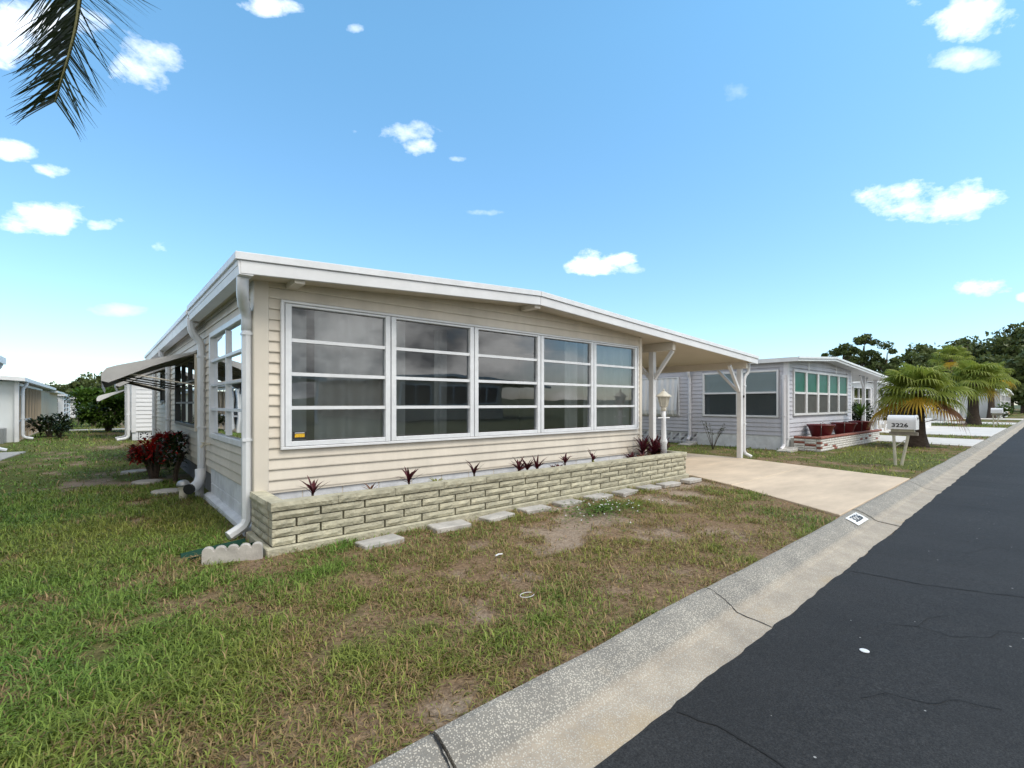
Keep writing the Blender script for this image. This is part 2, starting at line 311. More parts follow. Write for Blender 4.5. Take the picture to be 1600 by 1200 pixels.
# road
def asphalt():
    m = bpy.data.materials.new('asphalt'); m.use_nodes = True; t = m.node_tree; p = t.nodes['Principled BSDF']; p.inputs['Roughness'].default_value = .82; p.inputs['Specular IOR Level'].default_value = .35
    g = t.nodes.new('ShaderNodeNewGeometry')
    def noi(s, d=6, r=.6):
        n = t.nodes.new('ShaderNodeTexNoise'); n.inputs['Scale'].default_value = s; n.inputs['Detail'].default_value = d; n.inputs['Roughness'].default_value = r; t.links.new(g.outputs['Position'], n.inputs['Vector']); return n.outputs['Fac']
    def ramp(v, a, b, ca, cb):
        r = t.nodes.new('ShaderNodeValToRGB'); r.color_ramp.elements[0].position = a; r.color_ramp.elements[1].position = b; r.color_ramp.elements[0].color = (*ca, 1); r.color_ramp.elements[1].color = (*cb, 1); t.links.new(v, r.inputs[0]); return r.outputs[0]
    def mul(a, b, bt='MULTIPLY', f=1):
        x = t.nodes.new('ShaderNodeMix'); x.data_type = 'RGBA'; x.blend_type = bt; x.inputs['Factor'].default_value = f; t.links.new(a, x.inputs['A']); t.links.new(b, x.inputs['B']); return x.outputs['Result']
    fine = ramp(noi(120, 4, .75), .36, .66, (.010, .010, .010), (.046, .045, .044)); big = ramp(noi(.7, 5), .3, .7, (.75, .75, .76), (1.2, 1.2, 1.2))
    v = t.nodes.new('ShaderNodeTexVoronoi'); v.inputs['Scale'].default_value = 23; t.links.new(g.outputs['Position'], v.inputs['Vector'])
    sp = ramp(v.outputs['Distance'], .10, .13, (.36, .35, .33), (0, 0, 0))
    cs = t.nodes.new('ShaderNodeSeparateColor'); t.links.new(v.outputs['Color'], cs.inputs[0]); gt = t.nodes.new('ShaderNodeMath'); gt.operation = 'GREATER_THAN'; gt.inputs[1].default_value = .95; t.links.new(cs.outputs[0], gt.inputs[0])
    mid_ = ramp(noi(34, 4, .7), .3, .7, (.72, .72, .72), (1.25, 1.25, 1.25)); base = mul(mul(fine, big), mid_); sm = mul(sp, gt.outputs[0]); fin = mul(base, sm, 'ADD'); t.links.new(fin, p.inputs['Base Color'])
    b = t.nodes.new('ShaderNodeBump'); b.inputs['Strength'].default_value = .6; b.inputs['Distance'].default_value = .004; t.links.new(noi(260, 3, .7), b.inputs['Height']); t.links.new(b.outputs[0], p.inputs['Normal'])
    return m
M_ASPH = asphalt()
KW = .43; ZG = -.10
def K(s, t_, z): return (s, kerb_y(s) - t_, z)      # kerb frame: t_ metres from the lawn edge towards the road
rr = random.Random(3); road = MB(); sv = np.concatenate([[-60, -30], np.arange(-8, 30, .07), np.arange(30, 60, 1.5), [80, 120, 200]])
for s in sv:
    e = KW - .004 + ((float(fbm(np.array(s * 2.2), np.array(3.), 61)) - .5) * .055 + rr.uniform(-.006, .006) if -8 < s < 40 else 0)
    road.v += [K(s, e, ZG + .002), K(s, e + .02, ZG + .014), K(s, e + 3.0, ZG + .05), K(s, e + 6.2, ZG)]
for i in range(len(sv) - 1):
    for k in range(3): road.f.append((4 * i + k, 4 * i + k + 1, 4 * i + 5 + k, 4 * i + 4 + k))
road_o = struct('road', road, M_ASPH, smooth=True)
def crack(pts, w, parent, z, m):
    b = MB(); rng = random.Random(int(pts[0][0] * 100)); out = []
    for i in range(len(pts) - 1):
        a = Vector(pts[i]); c = Vector(pts[i + 1]); n = max(2, int((c - a).length / .05))
        for k in range(n): out.append(a.lerp(c, k / n) + Vector((rng.uniform(-.008, .008), rng.uniform(-.008, .008))))
    out.append(Vector(pts[-1]))
    for i, p in enumerate(out):
        d = (out[min(i + 1, len(out) - 1)] - out[max(i - 1, 0)]).normalized(); q = Vector((-d.y, d.x)) * w * rng.uniform(.35, 1)
        b.v += [(p.x + q.x, p.y + q.y, z(p.x + q.x, p.y + q.y)), (p.x - q.x, p.y - q.y, z(p.x - q.x, p.y - q.y))]
    for i in range(len(out) - 1): b.f.append((2 * i, 2 * i + 1, 2 * i + 3, 2 * i + 2))
    return b.build('crack', m, parent, fix=False)
M_CRACK = mat('crack_black', (.008, .008, .008), .9)
def road_z(x, y):
    t_ = kerb_y(x) - y - KW
    return ZG + .014 + (t_ - .02) / 2.98 * .036 + .003 if t_ < 3 else ZG + .05 - (t_ - 3) / 3.2 * .05 + .003
crack([(1.86, 1.10), (1.9, .9), (1.85, .6), (1.95, .1), (1.9, -1.5), (2.0, -3)], .007, road_o, road_z, M_CRACK)
crack([(4.45, 1.15), (4.5, .7), (4.7, .2), (4.66, -1), (4.8, -3)], .007, road_o, road_z, M_CRACK)
crack([(3.5, .75), (3.62, .6), (3.6, .45), (3.75, .3), (3.9, .28), (4.0, .1)], .003, road_o, road_z, M_CRACK); crack([(3.62, .6), (3.8, .58), (3.95, .5)], .0025, road_o, road_z, M_CRACK); crack([(5.6, .9), (5.75, .6), (6.1, .5), (6.2, .2)], .003, road_o, road_z, M_CRACK)
crack([(2.55, .62), (2.68, .55), (2.72, .42), (2.85, .33), (2.9, .2)], .003, road_o, road_z, M_CRACK)
crack([(8.3, 1.2), (8.4, .2), (8.3, -2)], .006, road_o, road_z, M_CRACK)
# kerb: sections with open joints
def aggregate():
    m = bpy.data.materials.new('kerb_aggregate'); m.use_nodes = True; t = m.node_tree; p = t.nodes['Principled BSDF']; p.inputs['Roughness'].default_value = .85
    g = t.nodes.new('ShaderNodeNewGeometry'); v = t.nodes.new('ShaderNodeTexVoronoi'); v.inputs['Scale'].default_value = 125; v.inputs['Randomness'].default_value = 1; t.links.new(g.outputs['Position'], v.inputs['Vector'])
    def noi(s, d=6):
        n = t.nodes.new('ShaderNodeTexNoise'); n.inputs['Scale'].default_value = s; n.inputs['Detail'].default_value = d; n.inputs['Roughness'].default_value = .65; t.links.new(g.outputs['Position'], n.inputs['Vector']); return n.outputs['Fac']
    def rng(v_, a, b, lo=0, hi=1):
        r = t.nodes.new('ShaderNodeMapRange'); r.inputs['From Min'].default_value = a; r.inputs['From Max'].default_value = b; r.inputs['To Min'].default_value = lo; r.inputs['To Max'].default_value = hi; t.links.new(v_, r.inputs['Value']); return r.outputs[0]
    def mix(f, a, b, bt='MIX'):
        x = t.nodes.new('ShaderNodeMix'); x.data_type = 'RGBA'; x.blend_type = bt
        for s_, q in (('Factor', f), ('A', a), ('B', b)):
            if isinstance(q, tuple): x.inputs[s_].default_value = (*q, 1)
            elif isinstance(q, (int, float)): x.inputs[s_].default_value = q
            else: t.links.new(q, x.inputs[s_])
        return x.outputs['Result']
    cs = t.nodes.new('ShaderNodeSeparateColor'); t.links.new(v.outputs['Color'], cs.inputs[0])
    peb = rng(v.outputs['Distance'], .50, .34)                                  # 1 inside a pebble
    pc = mix(cs.outputs[0], (.36, .335, .295), (.58, .545, .48))
    # weathering: the roll of the kerb is grey with algae, the pan is pale and sandy
    at = t.nodes.new('ShaderNodeAttribute'); at.attribute_name = 'pan'
    matrix = mix(at.outputs['Fac'], (.21, .20, .18), (.36, .31, .25)); pc2 = mix(rng(noi(2.2), .3, .7), pc, (.46, .43, .38))
    keep = t.nodes.new('ShaderNodeMath'); keep.operation = 'MULTIPLY'; t.links.new(peb, keep.inputs[0]); t.links.new(rng(cs.outputs[1], .10, .25), keep.inputs[1])
    c = mix(keep.outputs[0], matrix, pc2); c = mix(1.0, c, mix(rng(noi(4.5), .3, .7), (.78, .77, .75), (1.12, 1.1, 1.05)), 'MULTIPLY')
    st = rng(noi(1.3, 3), .62, .70, 0, .28); c = mix(st, c, (.42, .29, .13)); t.links.new(c, p.inputs['Base Color'])
    b = t.nodes.new('ShaderNodeBump'); b.inputs['Strength'].default_value = .6; b.inputs['Distance'].default_value = .003; t.links.new(peb, b.inputs['Height']); t.links.new(b.outputs[0], p.inputs['Normal'])
    return m
M_AGG = aggregate()
prof = [(-.01, -.25), (-.008, -.006), (.006, .008), (.035, .010), (.10, -.012), (.175, -.050), (.205, -.070), (.235, -.082), (KW, ZG), (KW, -.25)]
kroot = struct('kerb', MB().add([K(-60, .05, -.24), K(200, .05, -.24), K(200, KW - .03, -.24), K(-60, KW - .03, -.24)], [(0, 1, 2, 3)]), M_CONC)
joints = [-60, -30, -14, -8.5, -5.3, -2.2, .93, 3.02, 6.55, 9.6, 12.6, 15.6, 18.6, 21.6, 24.7, 27.7, 30.8, 36.8, 43, 49, 60, 80, 110, 200]
rk = random.Random(9)
for a, b_ in zip(joints[:-1], joints[1:]):
    kb = MB(); n = max(2, min(40, int((b_ - a) / .16))); dz = rk.uniform(-.004, .004)
    for i in range(n + 1):
        s = a + .006 + (b_ - a - .012) * i / n; wob = .035 * (float(fbm(np.array(s * 1.6), np.array(.5), 51)) - .5) if -9 < s < 25 else 0
        for j, (q, z) in enumerate(prof): kb.v.append(K(s, q - (wob if j in (1, 2) else 0), z + dz * (1 if 0 < j < 9 else 0)))
    m_ = len(prof)
    for i in range(n):
        for j in range(m_ - 1): kb.f.append((i * m_ + j, i * m_ + j + 1, (i + 1) * m_ + j + 1, (i + 1) * m_ + j))
    kb.f += [tuple(range(m_)), tuple(range(n * m_, n * m_ + m_))[::-1]]
    ko = kb.build('kerb_section', M_AGG, kroot, smooth=False)
    at = ko.data.attributes.new('pan', 'FLOAT', 'POINT')
    at.data.foreach_set('value', np.array([0 if -.1 < v.co.z - 0 and (kerb_y(v.co.x) - v.co.y) < .19 else (.75 if (kerb_y(v.co.x) - v.co.y) < .22 else 1) for v in ko.data.vertices], dtype=np.float32))
for a in joints[4:18]:                                # dark filler strips laid over the joints to darken them
    jb = MB(); rj = random.Random(int(a * 10)); path = []
    for (qa, za), (qb, zb) in zip(prof[1:-2], prof[2:-1]):
        for k in range(4): path.append((qa + (qb - qa) * k / 4, za + (zb - za) * k / 4))
    path.append(prof[-2]); off = 0
    for q_, z_ in path:
        off = max(-.03, min(.03, off + rj.uniform(-.008, .008))); w_ = rj.uniform(.002, .005); jb.v += [K(a + off - w_, q_, z_ + .006), K(a + off + w_, q_, z_ + .006)]
    for i in range(len(path) - 1): jb.f.append((2 * i, 2 * i + 1, 2 * i + 3, 2 * i + 2))
    jb.build('joint', M_CRACK, kroot, fix=False)
# house number painted on the kerb
pl = MB(); x0, x1 = 6.0, 6.42
def KP(s, q):                                          # point on the kerb face
    for (qa, za), (qb, zb) in zip(prof[2:-2], prof[3:-1]):
        if qa <= q <= qb: return K(s, q, za + (zb - za) * (q - qa) / (qb - qa) + .006)
pl.add([KP(x0, .06), KP(x1, .06), KP(x1, .18), KP(x0, .18), KP(x0, .119), KP(x1, .119)], [(0, 1, 5, 4), (4, 5, 2, 3)])
plate = pl.build('number_panel', mat('kerb_white', (.72, .72, .70), .6, (20, .2)), kroot, fix=False)
text_mesh('digits', '3226', .115, M_BLACK, kroot, Vector(KP((x0 + x1) / 2, .122)) + Vector((0, 0, .007)), (R(29), 0, R(1.2)), .0005, 1.2, .012)
# driveways (each slab a piece)
def slab(poly, z, m, parent, name='slab'):
    return MB().prism(poly, lambda p, q, t_: (p, q, t_), z - .12, z).build(name, m, parent, bevel=.006)
dv = struct('driveway', MB().prism([(6.2, 1.75), (9.9, 1.82), (10.75, 4.7), (10.75, 18), (7.7, 18), (7.7, 4.4)], lambda p, q, t_: (p, q, t_), -.2, -.06), M_DRIVE)
slab([(6.10, kerb_y(6.1) + .012), (9.95, kerb_y(9.95) + .012), (10.40, 3.35), (7.12, 3.30)], .016, M_DRIVE, dv)
slab([(7.125, 3.312), (10.405, 3.362), (10.86, 4.95), (10.9, 7.6), (7.6, 7.6), (7.58, 4.2)], .016, M_DRIVE, dv)
slab([(7.6, 7.612), (10.9, 7.612), (10.9, 12.5), (7.6, 12.5)], .016, M_DRIVE, dv); slab([(7.6, 12.512), (10.9, 12.512), (10.9, 18), (7.6, 18)], .016, M_DRIVE, dv)
def pale_drive(xa, xb, y1, xa2=None, xb2=None):
    d = struct('driveway', MB().box(xa + .1, xb - .1, kerb_y(xa) + .1, y1 - .1, -.2, -.06), M_DRIVEW); xa2 = xa2 or xa; xb2 = xb2 or xb
    slab([(xa, kerb_y(xa) + .012), (xb, kerb_y(xb) + .012), (xb2, 4.9), (xa2, 4.9)], .014, M_DRIVEW, d); slab([(xa2, 4.912), (xb2, 4.912), (xb2, y1), (xa2, y1)], .014, M_DRIVEW, d)
pale_drive(18.9, 22.6, 14, 19.5, 22.9); pale_drive(25.2, 34.5, 12); pale_drive(40.5, 44.5, 12); pale_drive(53, 57, 12)
struct('path', MB().prism([(-1.45, 17.3), (-1.7, 14.4), (-4, 13.2), (-9, 13.0), (-9, 17.3)], lambda p, q, t_: (p, q, t_), -.1, .015), M_CONC)
struct('path', MB().box(-2.0, 3.2, 29.5, 30.4, -.1, .02), M_CONC)
# street behind the camera: far kerb and lawn, seen in the glass
struct('lawn', MB().add([(-60, -60, -.06), (200, -60, -.06), (200, kerb_y(200) - 7.0, -.02), (-60, kerb_y(-60) - 7.0, -.02)], [(0, 1, 2, 3)]), mat('far_lawn', (.09, .11, .035), .95, (2, .4)))
struct('kerb', MB().prism([(6.6, -.2), (6.6, ZG), (6.8, -.05), (7.02, .0), (7.02, -.2)], lambda p, q, t_: K(t_, p, q), -60, 200), M_AGG)

# ------------------------------------------------------------------ siding, windows, downspouts, roofs
EXP = .1016
_sid = {}
def siding_mesh(m):
    if m.name not in _sid:
        b = MB().prism([(0, .010), (-.010, .010), (-.014, .0), (-.023, 0), (-.024, .010), (-.006, EXP + .008), (0, EXP + .008)], lambda p, q, t_: (t_, p, q), 0, 1)
        o = b.build('siding_board', m); _sid[m.name] = o.data; bpy.data.objects.remove(o)
    return _sid[m.name]
def siding(parent, m, p0, along, length, z0, ztop, openings=(), top=None, exp=EXP, name='siding_board'):
    """boards on a wall from p0 along +X ('x', facing -Y) or +Y ('y', facing -X); openings (a, b, zlo, zhi)"""
    me = siding_mesh(m); rot = (0, 0, 0) if along == 'x' else (0, 0, R(-90)); z = z0; k = exp / EXP
    while z < ztop - .01:
        segs = [(0, length)]
        if top:
            xs = [u for u in np.linspace(0, length, 61) if top(u) > z + .004]
            if not xs: break
            segs = [(max(0, xs[0] - length / 60 * (xs[0] > 0)), min(length, xs[-1] + length / 60))]
        for (a, b, lo, hi) in openings:
            if z + exp > lo + .03 and z < hi - .03:
                segs = [q for sg in segs for q in ((sg[0], min(a, sg[1])), (max(b, sg[0]), sg[1])) if q[1] - q[0] > .02]
        for a, b in segs:
            if along == 'x': share(name, me, parent, (p0[0] + a, p0[1], z), (b - a, 1, k), rot)
            else: share(name, me, parent, (p0[0], p0[1] + b, z), (b - a, 1, k), rot)
        z += exp
def fr(along, p0, u, d, z):                             # wall frame: u along the wall, d outwards (towards the street or -X), z up
    return (p0[0] + u, p0[1] - d, z) if along == 'x' else (p0[0] - d, p0[1] + u, z)
def wbox(b, along, p0, u0, u1, d0, d1, z0, z1):
    a = fr(along, p0, u0, d0, z0); c = fr(along, p0, u1, d1, z1)
    return b.box(min(a[0], c[0]), max(a[0], c[0]), min(a[1], c[1]), max(a[1], c[1]), z0, z1)
def window(parent, along, p0, u0, u1, z0, z1, rows, cols=1, fm=None, gm_=None, rail=.028, fw_=.045, open_=0, mid=None, depth=.05, ft=None, fb=None):
    ft = ft or fw_; fb = fb or fw_
    """one window unit: frame, rails between the lights, each pane a piece"""
    fm = fm or M_ALU; gm_ = gm_ or GL
    b = MB(); wbox(b, along, p0, u0, u0 + fw_, -.03, depth, z0, z1); wbox(b, along, p0, u1 - fw_, u1, -.03, depth, z0, z1)
    wbox(b, along, p0, u0 + fw_, u1 - fw_, -.03, depth - .003, z0, z0 + fb); wbox(b, along, p0, u0 + fw_, u1 - fw_, -.03, depth - .003, z1 - ft, z1)
    w = b.build('window', fm, parent, bevel=.003)
    ia, ib, ja, jb = u0 + fw_, u1 - fw_, z0 + fb, z1 - ft
    zs = [ja + (jb - ja) * i / rows for i in range(rows + 1)] if mid is None else [ja, mid, jb]
    us = [ia + (ib - ia) * i / cols for i in range(cols + 1)]
    for z in zs[1:-1]: wbox(MB(), along, p0, ia, ib, -.012, depth - .012, z - rail / 2, z + rail / 2).build('rail', fm, w)
    for u in us[1:-1]:
        for za, zb in zip(zs[:-1], zs[1:]): wbox(MB(), along, p0, u - .016, u + .016, -.014, depth - .014, za + rail / 2, zb - rail / 2).build('glazing_bar', fm, w)
    for i in range(rows):
        for j in range(cols):
            ti = open_ * (1 if (i + j) % 2 == 0 else .7)
            pts = [fr(along, p0, us[j] + .004, .004 + ti, zs[i] + .012), fr(along, p0, us[j + 1] - .004, .004 + ti, zs[i] + .012), fr(along, p0, us[j + 1] - .004, .006, zs[i + 1] - .01), fr(along, p0, us[j] + .004, .006, zs[i + 1] - .01)]
            MB().add(pts, [(0, 1, 2, 3)]).build('pane', gm_, w, fix=False)
            if open_:
                MB().tube([pts[0], pts[1]], .009, 4, True).build('pane_rail', fm, w)
    return w
def downspout(parent, x, y, ztop, zbot, out=(-.0, -1), eave=.2, foot=.22, m=None, foot_dir=None, name='downspout', r=.048):
    """round-cornered pipe: S-bend from the eave to the wall, straight run, kick-out foot"""
    m = m or M_DOWN; o = Vector((out[0], out[1], 0)); fd = Vector((*(foot_dir or out), 0)); p = Vector((x, y, 0)); Z = Vector((0, 0, 1)); pts = []
    if eave:
        pts += [p + o * eave + Z * (ztop + .10), p + o * eave + Z * (ztop + .02), p + o * (eave * .93) + Z * (ztop - .05), p + o * (eave * .72) + Z * (ztop - .11), p + o * (eave * .28) + Z * (ztop - .17), p + o * .05 * eave + Z * (ztop - .23)]
    pts += [p + Z * (ztop - .31), p + Z * (zbot + .24), p + Z * (zbot + .15), p + fd * .03 + Z * (zbot + .09), p + fd * .09 + Z * (zbot + .055), p + fd * foot + Z * (zbot + .02)]
    d = MB().tube(pts, r, 8, True).build(name, m, parent, smooth=False, bevel=0)
    for z in (ztop - .40, (ztop + zbot) / 2 - .25): MB().box(x - r * 1.02, x + r * 1.02, y - r * 1.02, y + r * 1.02, z - .012, z + .012).build('strap', m, d)
    return d

# ------------------------------------------------------------------ MAIN HOUSE
H = thing('mobile_home', 'beige sided mobile home with long five-bay front window and attached carport', 'house', (1.1, 4.95, 0))
HX0, HX1, HY, HD = 1.10, 7.17, 4.95, 15.45
APX, APZ, EZ0, SL, SR = 4.43, 2.70, 2.497, .057, .063
def roof_top(x): return APZ - (APX - x) * SL if x < APX else APZ - (x - APX) * SR
RT = .165
def soff(x): return roof_top(x) - RT
# walls (inner panels behind the boards), opening for the long window
WU0, WU1, WZ0, WZ1 = 1.335 - HX0, 7.03 - HX0, .81, 2.185
b = MB(); wbox(b, 'x', (HX0, HY), .02, WU0, -.12, 0, .3, 2.36); wbox(b, 'x', (HX0, HY), WU1, HX1 - HX0, -.12, 0, .3, 2.36); wbox(b, 'x', (HX0, HY), WU0, WU1, -.12, 0, .3, WZ0)
b.prism([(HX0 + WU0, WZ1), (HX0 + WU1, WZ1), (HX0 + WU1, 2.38), (APX, 2.56), (HX0 + WU0, 2.37)], lambda p, q, t_: (p, t_, q), HY, HY + .12)
b.build('front_wall', M_BEIGE, H)
SW = (5.20 - HY, 7.20 - HY, .79, 2.12)               # side window of the front room
AW = (8.42 - HY, 10.95 - HY, .86, 1.95)              # window under the awning
BW = (12.9 - HY, 13.9 - HY, 1.25, 1.95)
b = MB()
for u0, u1, z0, z1 in ((.12, SW[0], .3, 2.36), (SW[0], SW[1], .3, SW[2]), (SW[0], SW[1], SW[3], 2.36), (SW[1], AW[0], .3, 2.36), (AW[0], AW[1], .3, AW[2]), (AW[0], AW[1], AW[3], 2.3), (AW[1], BW[0], .3, 2.3), (BW[0], BW[1], .3, BW[2]), (BW[0], BW[1], BW[3], 2.3), (BW[1], HD - HY, .3, 2.3)):
    wbox(b, 'y', (HX0, HY), u0, u1, -.12, 0, z0, z1)
b.build('side_wall', M_BEIGE, H)
MB().box(HX1 - .12, HX1, HY + .12, HD, .3, 2.34).build('side_wall', M_BEIGE, H); MB().box(HX0 + .12, HX1 - .12, HD - .12, HD, .3, 2.4).build('rear_wall', M_BEIGE, H)
MB().box(HX0 + .13, HX1 - .13, HY + .13, HD - .13, .32, .40).build('floor_deck', M_INT, H); MB().box(HX0 + .13, HX1 - .13, 8.0, 8.06, .40, 2.45).build('partition', M_INT, H)
MB().box(HX0 + .13, HX1 - .13, HY + .13, HD - .13, 2.30, 2.335).build('ceiling', M_INT, H)
siding(H, M_BEIGE, (HX0 + .10, HY), 'x', HX1 - HX0 - .14, .392, 2.66, [(WU0 - .10, WU1 - .10, WZ0, WZ1)], top=lambda u: soff(HX0 + .1 + u) + .03)
siding(H, M_BEIGE, (HX0, HY + .10), 'y', HD - HY - .12, .392, 2.36, [(SW[0] - .1, SW[1] - .1, SW[2], SW[3]), (AW[0] - .1, AW[1] - .1, AW[2], AW[3]), (BW[0] - .1, BW[1] - .1, BW[2], BW[3]), (7.66 - HY, 7.68 - HY, 0, 3)])
for a in ((HX0 - .030, HX0 + .10, HY - .030, HY + .10), (HX1 - .05, HX1 + .028, HY - .030, HY + .08)): MB().box(*a, .355, 2.37 if a[0] < 3 else 2.37).build('corner_trim', M_BTRIM, H, bevel=.006)
MB().box(HX0 + .10, HX1 - .05, HY - .020, HY - .0005, .372, .390).build('starter_trim', M_BTRIM, H)
# painted block base
bm_ = None
for row in range(2):
    y = HY + .02 - .2 * (row % 2); k = 0
    while y < 7.34:
        y2 = min(y + .4, 7.36); ya = max(y, HY + .0)
        if y2 - ya > .05: MB().box(HX0 - .004, HX0 + .15, ya + .003, y2 - .003, .0 + row * .193, .190 + row * .193).build('base_block', M_BLOCKW, H, bevel=.005)
        y = y2 if y2 > y + .39 else y2 + .01
MB().box(HX0 + .004, HX0 + .15, HY + .01, 7.35, -.1, .385).build('base_core', M_BLOCKW, H)
MB().prism([(HX0 + .01, -.06), (HX0 - .09, -.06), (HX0 - .075, .035), (HX0 - .03, .06), (HX0 + .01, .06)], lambda p, q, t_: (p, t_, q), HY + .10, 7.42).build('footing', M_BLOCKW, H)
x = HX0 + .01
while x < HX1 - .1:
    x2 = min(x + .4, HX1); MB().box(x + .003, x2 - .003, HY - .004, HY + .15, .19, .383).build('base_block', M_BLOCKW, H, bevel=.005); x = x2
MB().box(HX0 + .01, HX1, HY + .003, HY + .14, -.1, .382).build('base_core', M_BLOCKW, H)
# weathered board skirting under the rear part
y = 7.46; ri = random.Random(4)
while y < HD - .1:
    MB().box(HX0 + .06, HX0 + .085, y, y + .105, -.05, .385 + ri.uniform(-.01, .01)).build('skirting_board', M_WOOD, H); y += .118
# front window, five bays
units = [(1.335, 2.435), (2.435, 3.57), (3.57, 4.728), (4.728, 5.88), (5.88, 7.03)]
for i, (a, c) in enumerate(units): window(H, 'x', (0, HY), a + .006, c - .006, WZ0, WZ1, 4, 1, fw_=.058, rail=.034, depth=.045, ft=.022, fb=.045)
b = MB(); wbox(b, 'x', (0, HY), 1.30, 7.065, .016, .052, WZ0 - .03, WZ0 - .004); wbox(b, 'x', (0, HY), 1.30, 7.065, .016, .052, WZ1 + .004, WZ1 + .028)
wbox(b, 'x', (0, HY), 1.30, 1.333, .016, .052, WZ0 - .004, WZ1 + .004); wbox(b, 'x', (0, HY), 7.032, 7.065, .016, .052, WZ0 - .004, WZ1 + .004); b.build('window_surround', M_WHITE, H, bevel=.004)
def curtain(u0, u1, along='x', p0=(0, HY), z0=.5, z1=2.18, d=-.12, amp=.03, n=None, parent=H, m=None):
    b = MB(); n = n or int((u1 - u0) / .02); rng = random.Random(int(u0 * 10)); ph = 0
    for i in range(n + 1):
        u = u0 + (u1 - u0) * i / n; ph += .55 + rng.uniform(-.25, .25); dd = d + amp * math.sin(ph)
        b.v += [fr(along, p0, u, dd, z0), fr(along, p0, u, dd * .98, z1)]
    for i in range(n): b.f.append((2 * i, 2 * i + 2, 2 * i + 3, 2 * i + 1))
    return b.build('curtain', m or M_CURT, parent, fix=False, smooth=True)
curtain(1.66, 2.46); curtain(1.38, 1.60, d=-.16); curtain(5.80, 6.98); curtain(5.45, 5.75, d=-.2); curtain(2.5, 2.75, d=-.25); curtain(3.3, 3.5, d=-.5)
# little alarm sticker in the first light
stk = MB().box(1.42, 1.545, HY - .008, HY - .006, .875, .945).build('alarm_sticker', M_BLACK, H)
MB().box(1.437, 1.528, HY - .0095, HY - .0085, .893, .927).build('sticker_print', mat('sticker_yellow', (.75, .45, .02), .5, (90, .6)), stk)
MB().box(1.437, 1.528, HY - .0095, HY - .0085, .933, .938).build('sticker_line', M_WHITE, stk)
# side windows
window(H, 'y', (HX0, HY), SW[0], SW[1], SW[2], SW[3], 4, 2, rail=.03, open_=.0, fw_=.06)
window(H, 'y', (HX0, HY), AW[0], AW[1], AW[2], AW[3], 3, 3, fm=M_BAR, rail=.03); window(H, 'y', (HX0, HY), BW[0], BW[1], BW[2], BW[3], 2, 2, fm=M_BAR)
b = MB(); wbox(b, 'y', (HX0, HY), AW[0] - .04, AW[1] + .04, .012, .056, AW[2] - .045, AW[2] - .003); wbox(b, 'y', (HX0, HY), AW[0] - .04, AW[0] - .003, .012, .056, AW[2] - .003, AW[3]); b.build('window_sill', M_BTRIM, H)
curtain(5.5 - HY, 5.9 - HY, 'y', (HX0, HY), d=-.3); curtain(9.3 - HY, 9.9 - HY, 'y', (HX0, HY), d=-.3, z0=.6)
# roof: one low gable carried on over the carport
RX0, RX1, RY0 = .88, 11.17, 4.60
poly = [(RX0, roof_top(RX0)), (APX, APZ), (RX1, roof_top(RX1)), (RX1, roof_top(RX1) - .10), (APX, APZ - .10), (RX0, roof_top(RX0) - .10)]
roof = MB().prism(poly, lambda p, q, t_: (p, t_, q), RY0 + .03, 15.8).build('roof', M_WHITE, H)
def fascia(xa, xb, dz0, dz1, y0, y1, nm, m):
    MB().prism([(xa, roof_top(xa) - dz0), (xb, roof_top(xb) - dz0), (xb, roof_top(xb) - dz1), (xa, roof_top(xa) - dz1)], lambda p, q, t_: (p, t_, q), y0, y1).build(nm, m, roof, bevel=.004)
for xa, xb in ((RX0, APX - .002), (APX + .002, RX1)):
    fascia(xa - (.021 if xa < 1 else 0), xb, -.012, .055, RY0 - .015, RY0 + .028, 'roof_edge', M_ALU); fascia(xa + (.02 if xa < 1 else 0), xb - (.02 if xb > 11 else 0), .058, .17, RY0, RY0 + .028, 'fascia', M_WHITE)
MB().prism([(RX0 + .05, roof_top(RX0) - .145), (APX, APZ - .145), (RX1 - .05, roof_top(RX1) - .145), (RX1 - .05, roof_top(RX1) - .115), (APX, APZ - .115), (RX0 + .05, roof_top(RX0) - .115)], lambda p, q, t_: (p, t_, q), RY0 + .03, 15.75).build('soffit', M_SOFFIT, roof)
# eave gutters on the left side, front room then the older rear roof a little lower
for (ya, yb, dz) in ((RY0, 7.62, 0), (7.66, 15.8, -.035)):
    z = roof_top(RX0) + dz
    MB().prism([(RX0 - .02, z + .012), (RX0 - .02, z - .055), (RX0 + .03, z - .055), (RX0 + .03, z + .012)], lambda p, q, t_: (p, t_, q), ya + .031, yb).build('roof_edge', M_ALU, roof, bevel=.004)
    MB().prism([(RX0, z - .058), (RX0 + .012, z - .175), (RX0 + .12, z - .175), (RX0 + .12, z - .16), (RX0 + .028, z - .16), (RX0 + .028, z - .058)], lambda p, q, t_: (p, t_, q), ya + .005, yb).build('gutter', M_WHITE, roof)
for i in range(9):
    y = 4.72 + i * .33; MB().lathe((0, 0, 0), [(.008, 0), (.008, .006), (.003, .008)], 6).build('screw', M_STEEL, roof, local=True).location = Vector((RX0 - .0, y, roof_top(RX0) + .012)) - wloc(H)
MB().box(1.3, 1.55, 8.1, 8.4, 2.45, 2.72).build('roof_vent', M_WHITE, roof); MB().lathe((1.45, 7.75, 2.5), [(.04, 0), (.04, .32), (.055, .325), (.055, .36)], 10).build('vent_pipe', M_WHITE, roof)
MB().box(HX0 + .25, HX0 + .34, RY0 + .04, HY - .02, soff(1.4) - .035, soff(1.4) + .02).build('outrigger', M_BTRIM, roof); MB().box(4.36, 4.46, RY0 + .04, HY - .02, soff(APX) - .045, soff(APX) + .02).build('outrigger', M_BTRIM, roof)
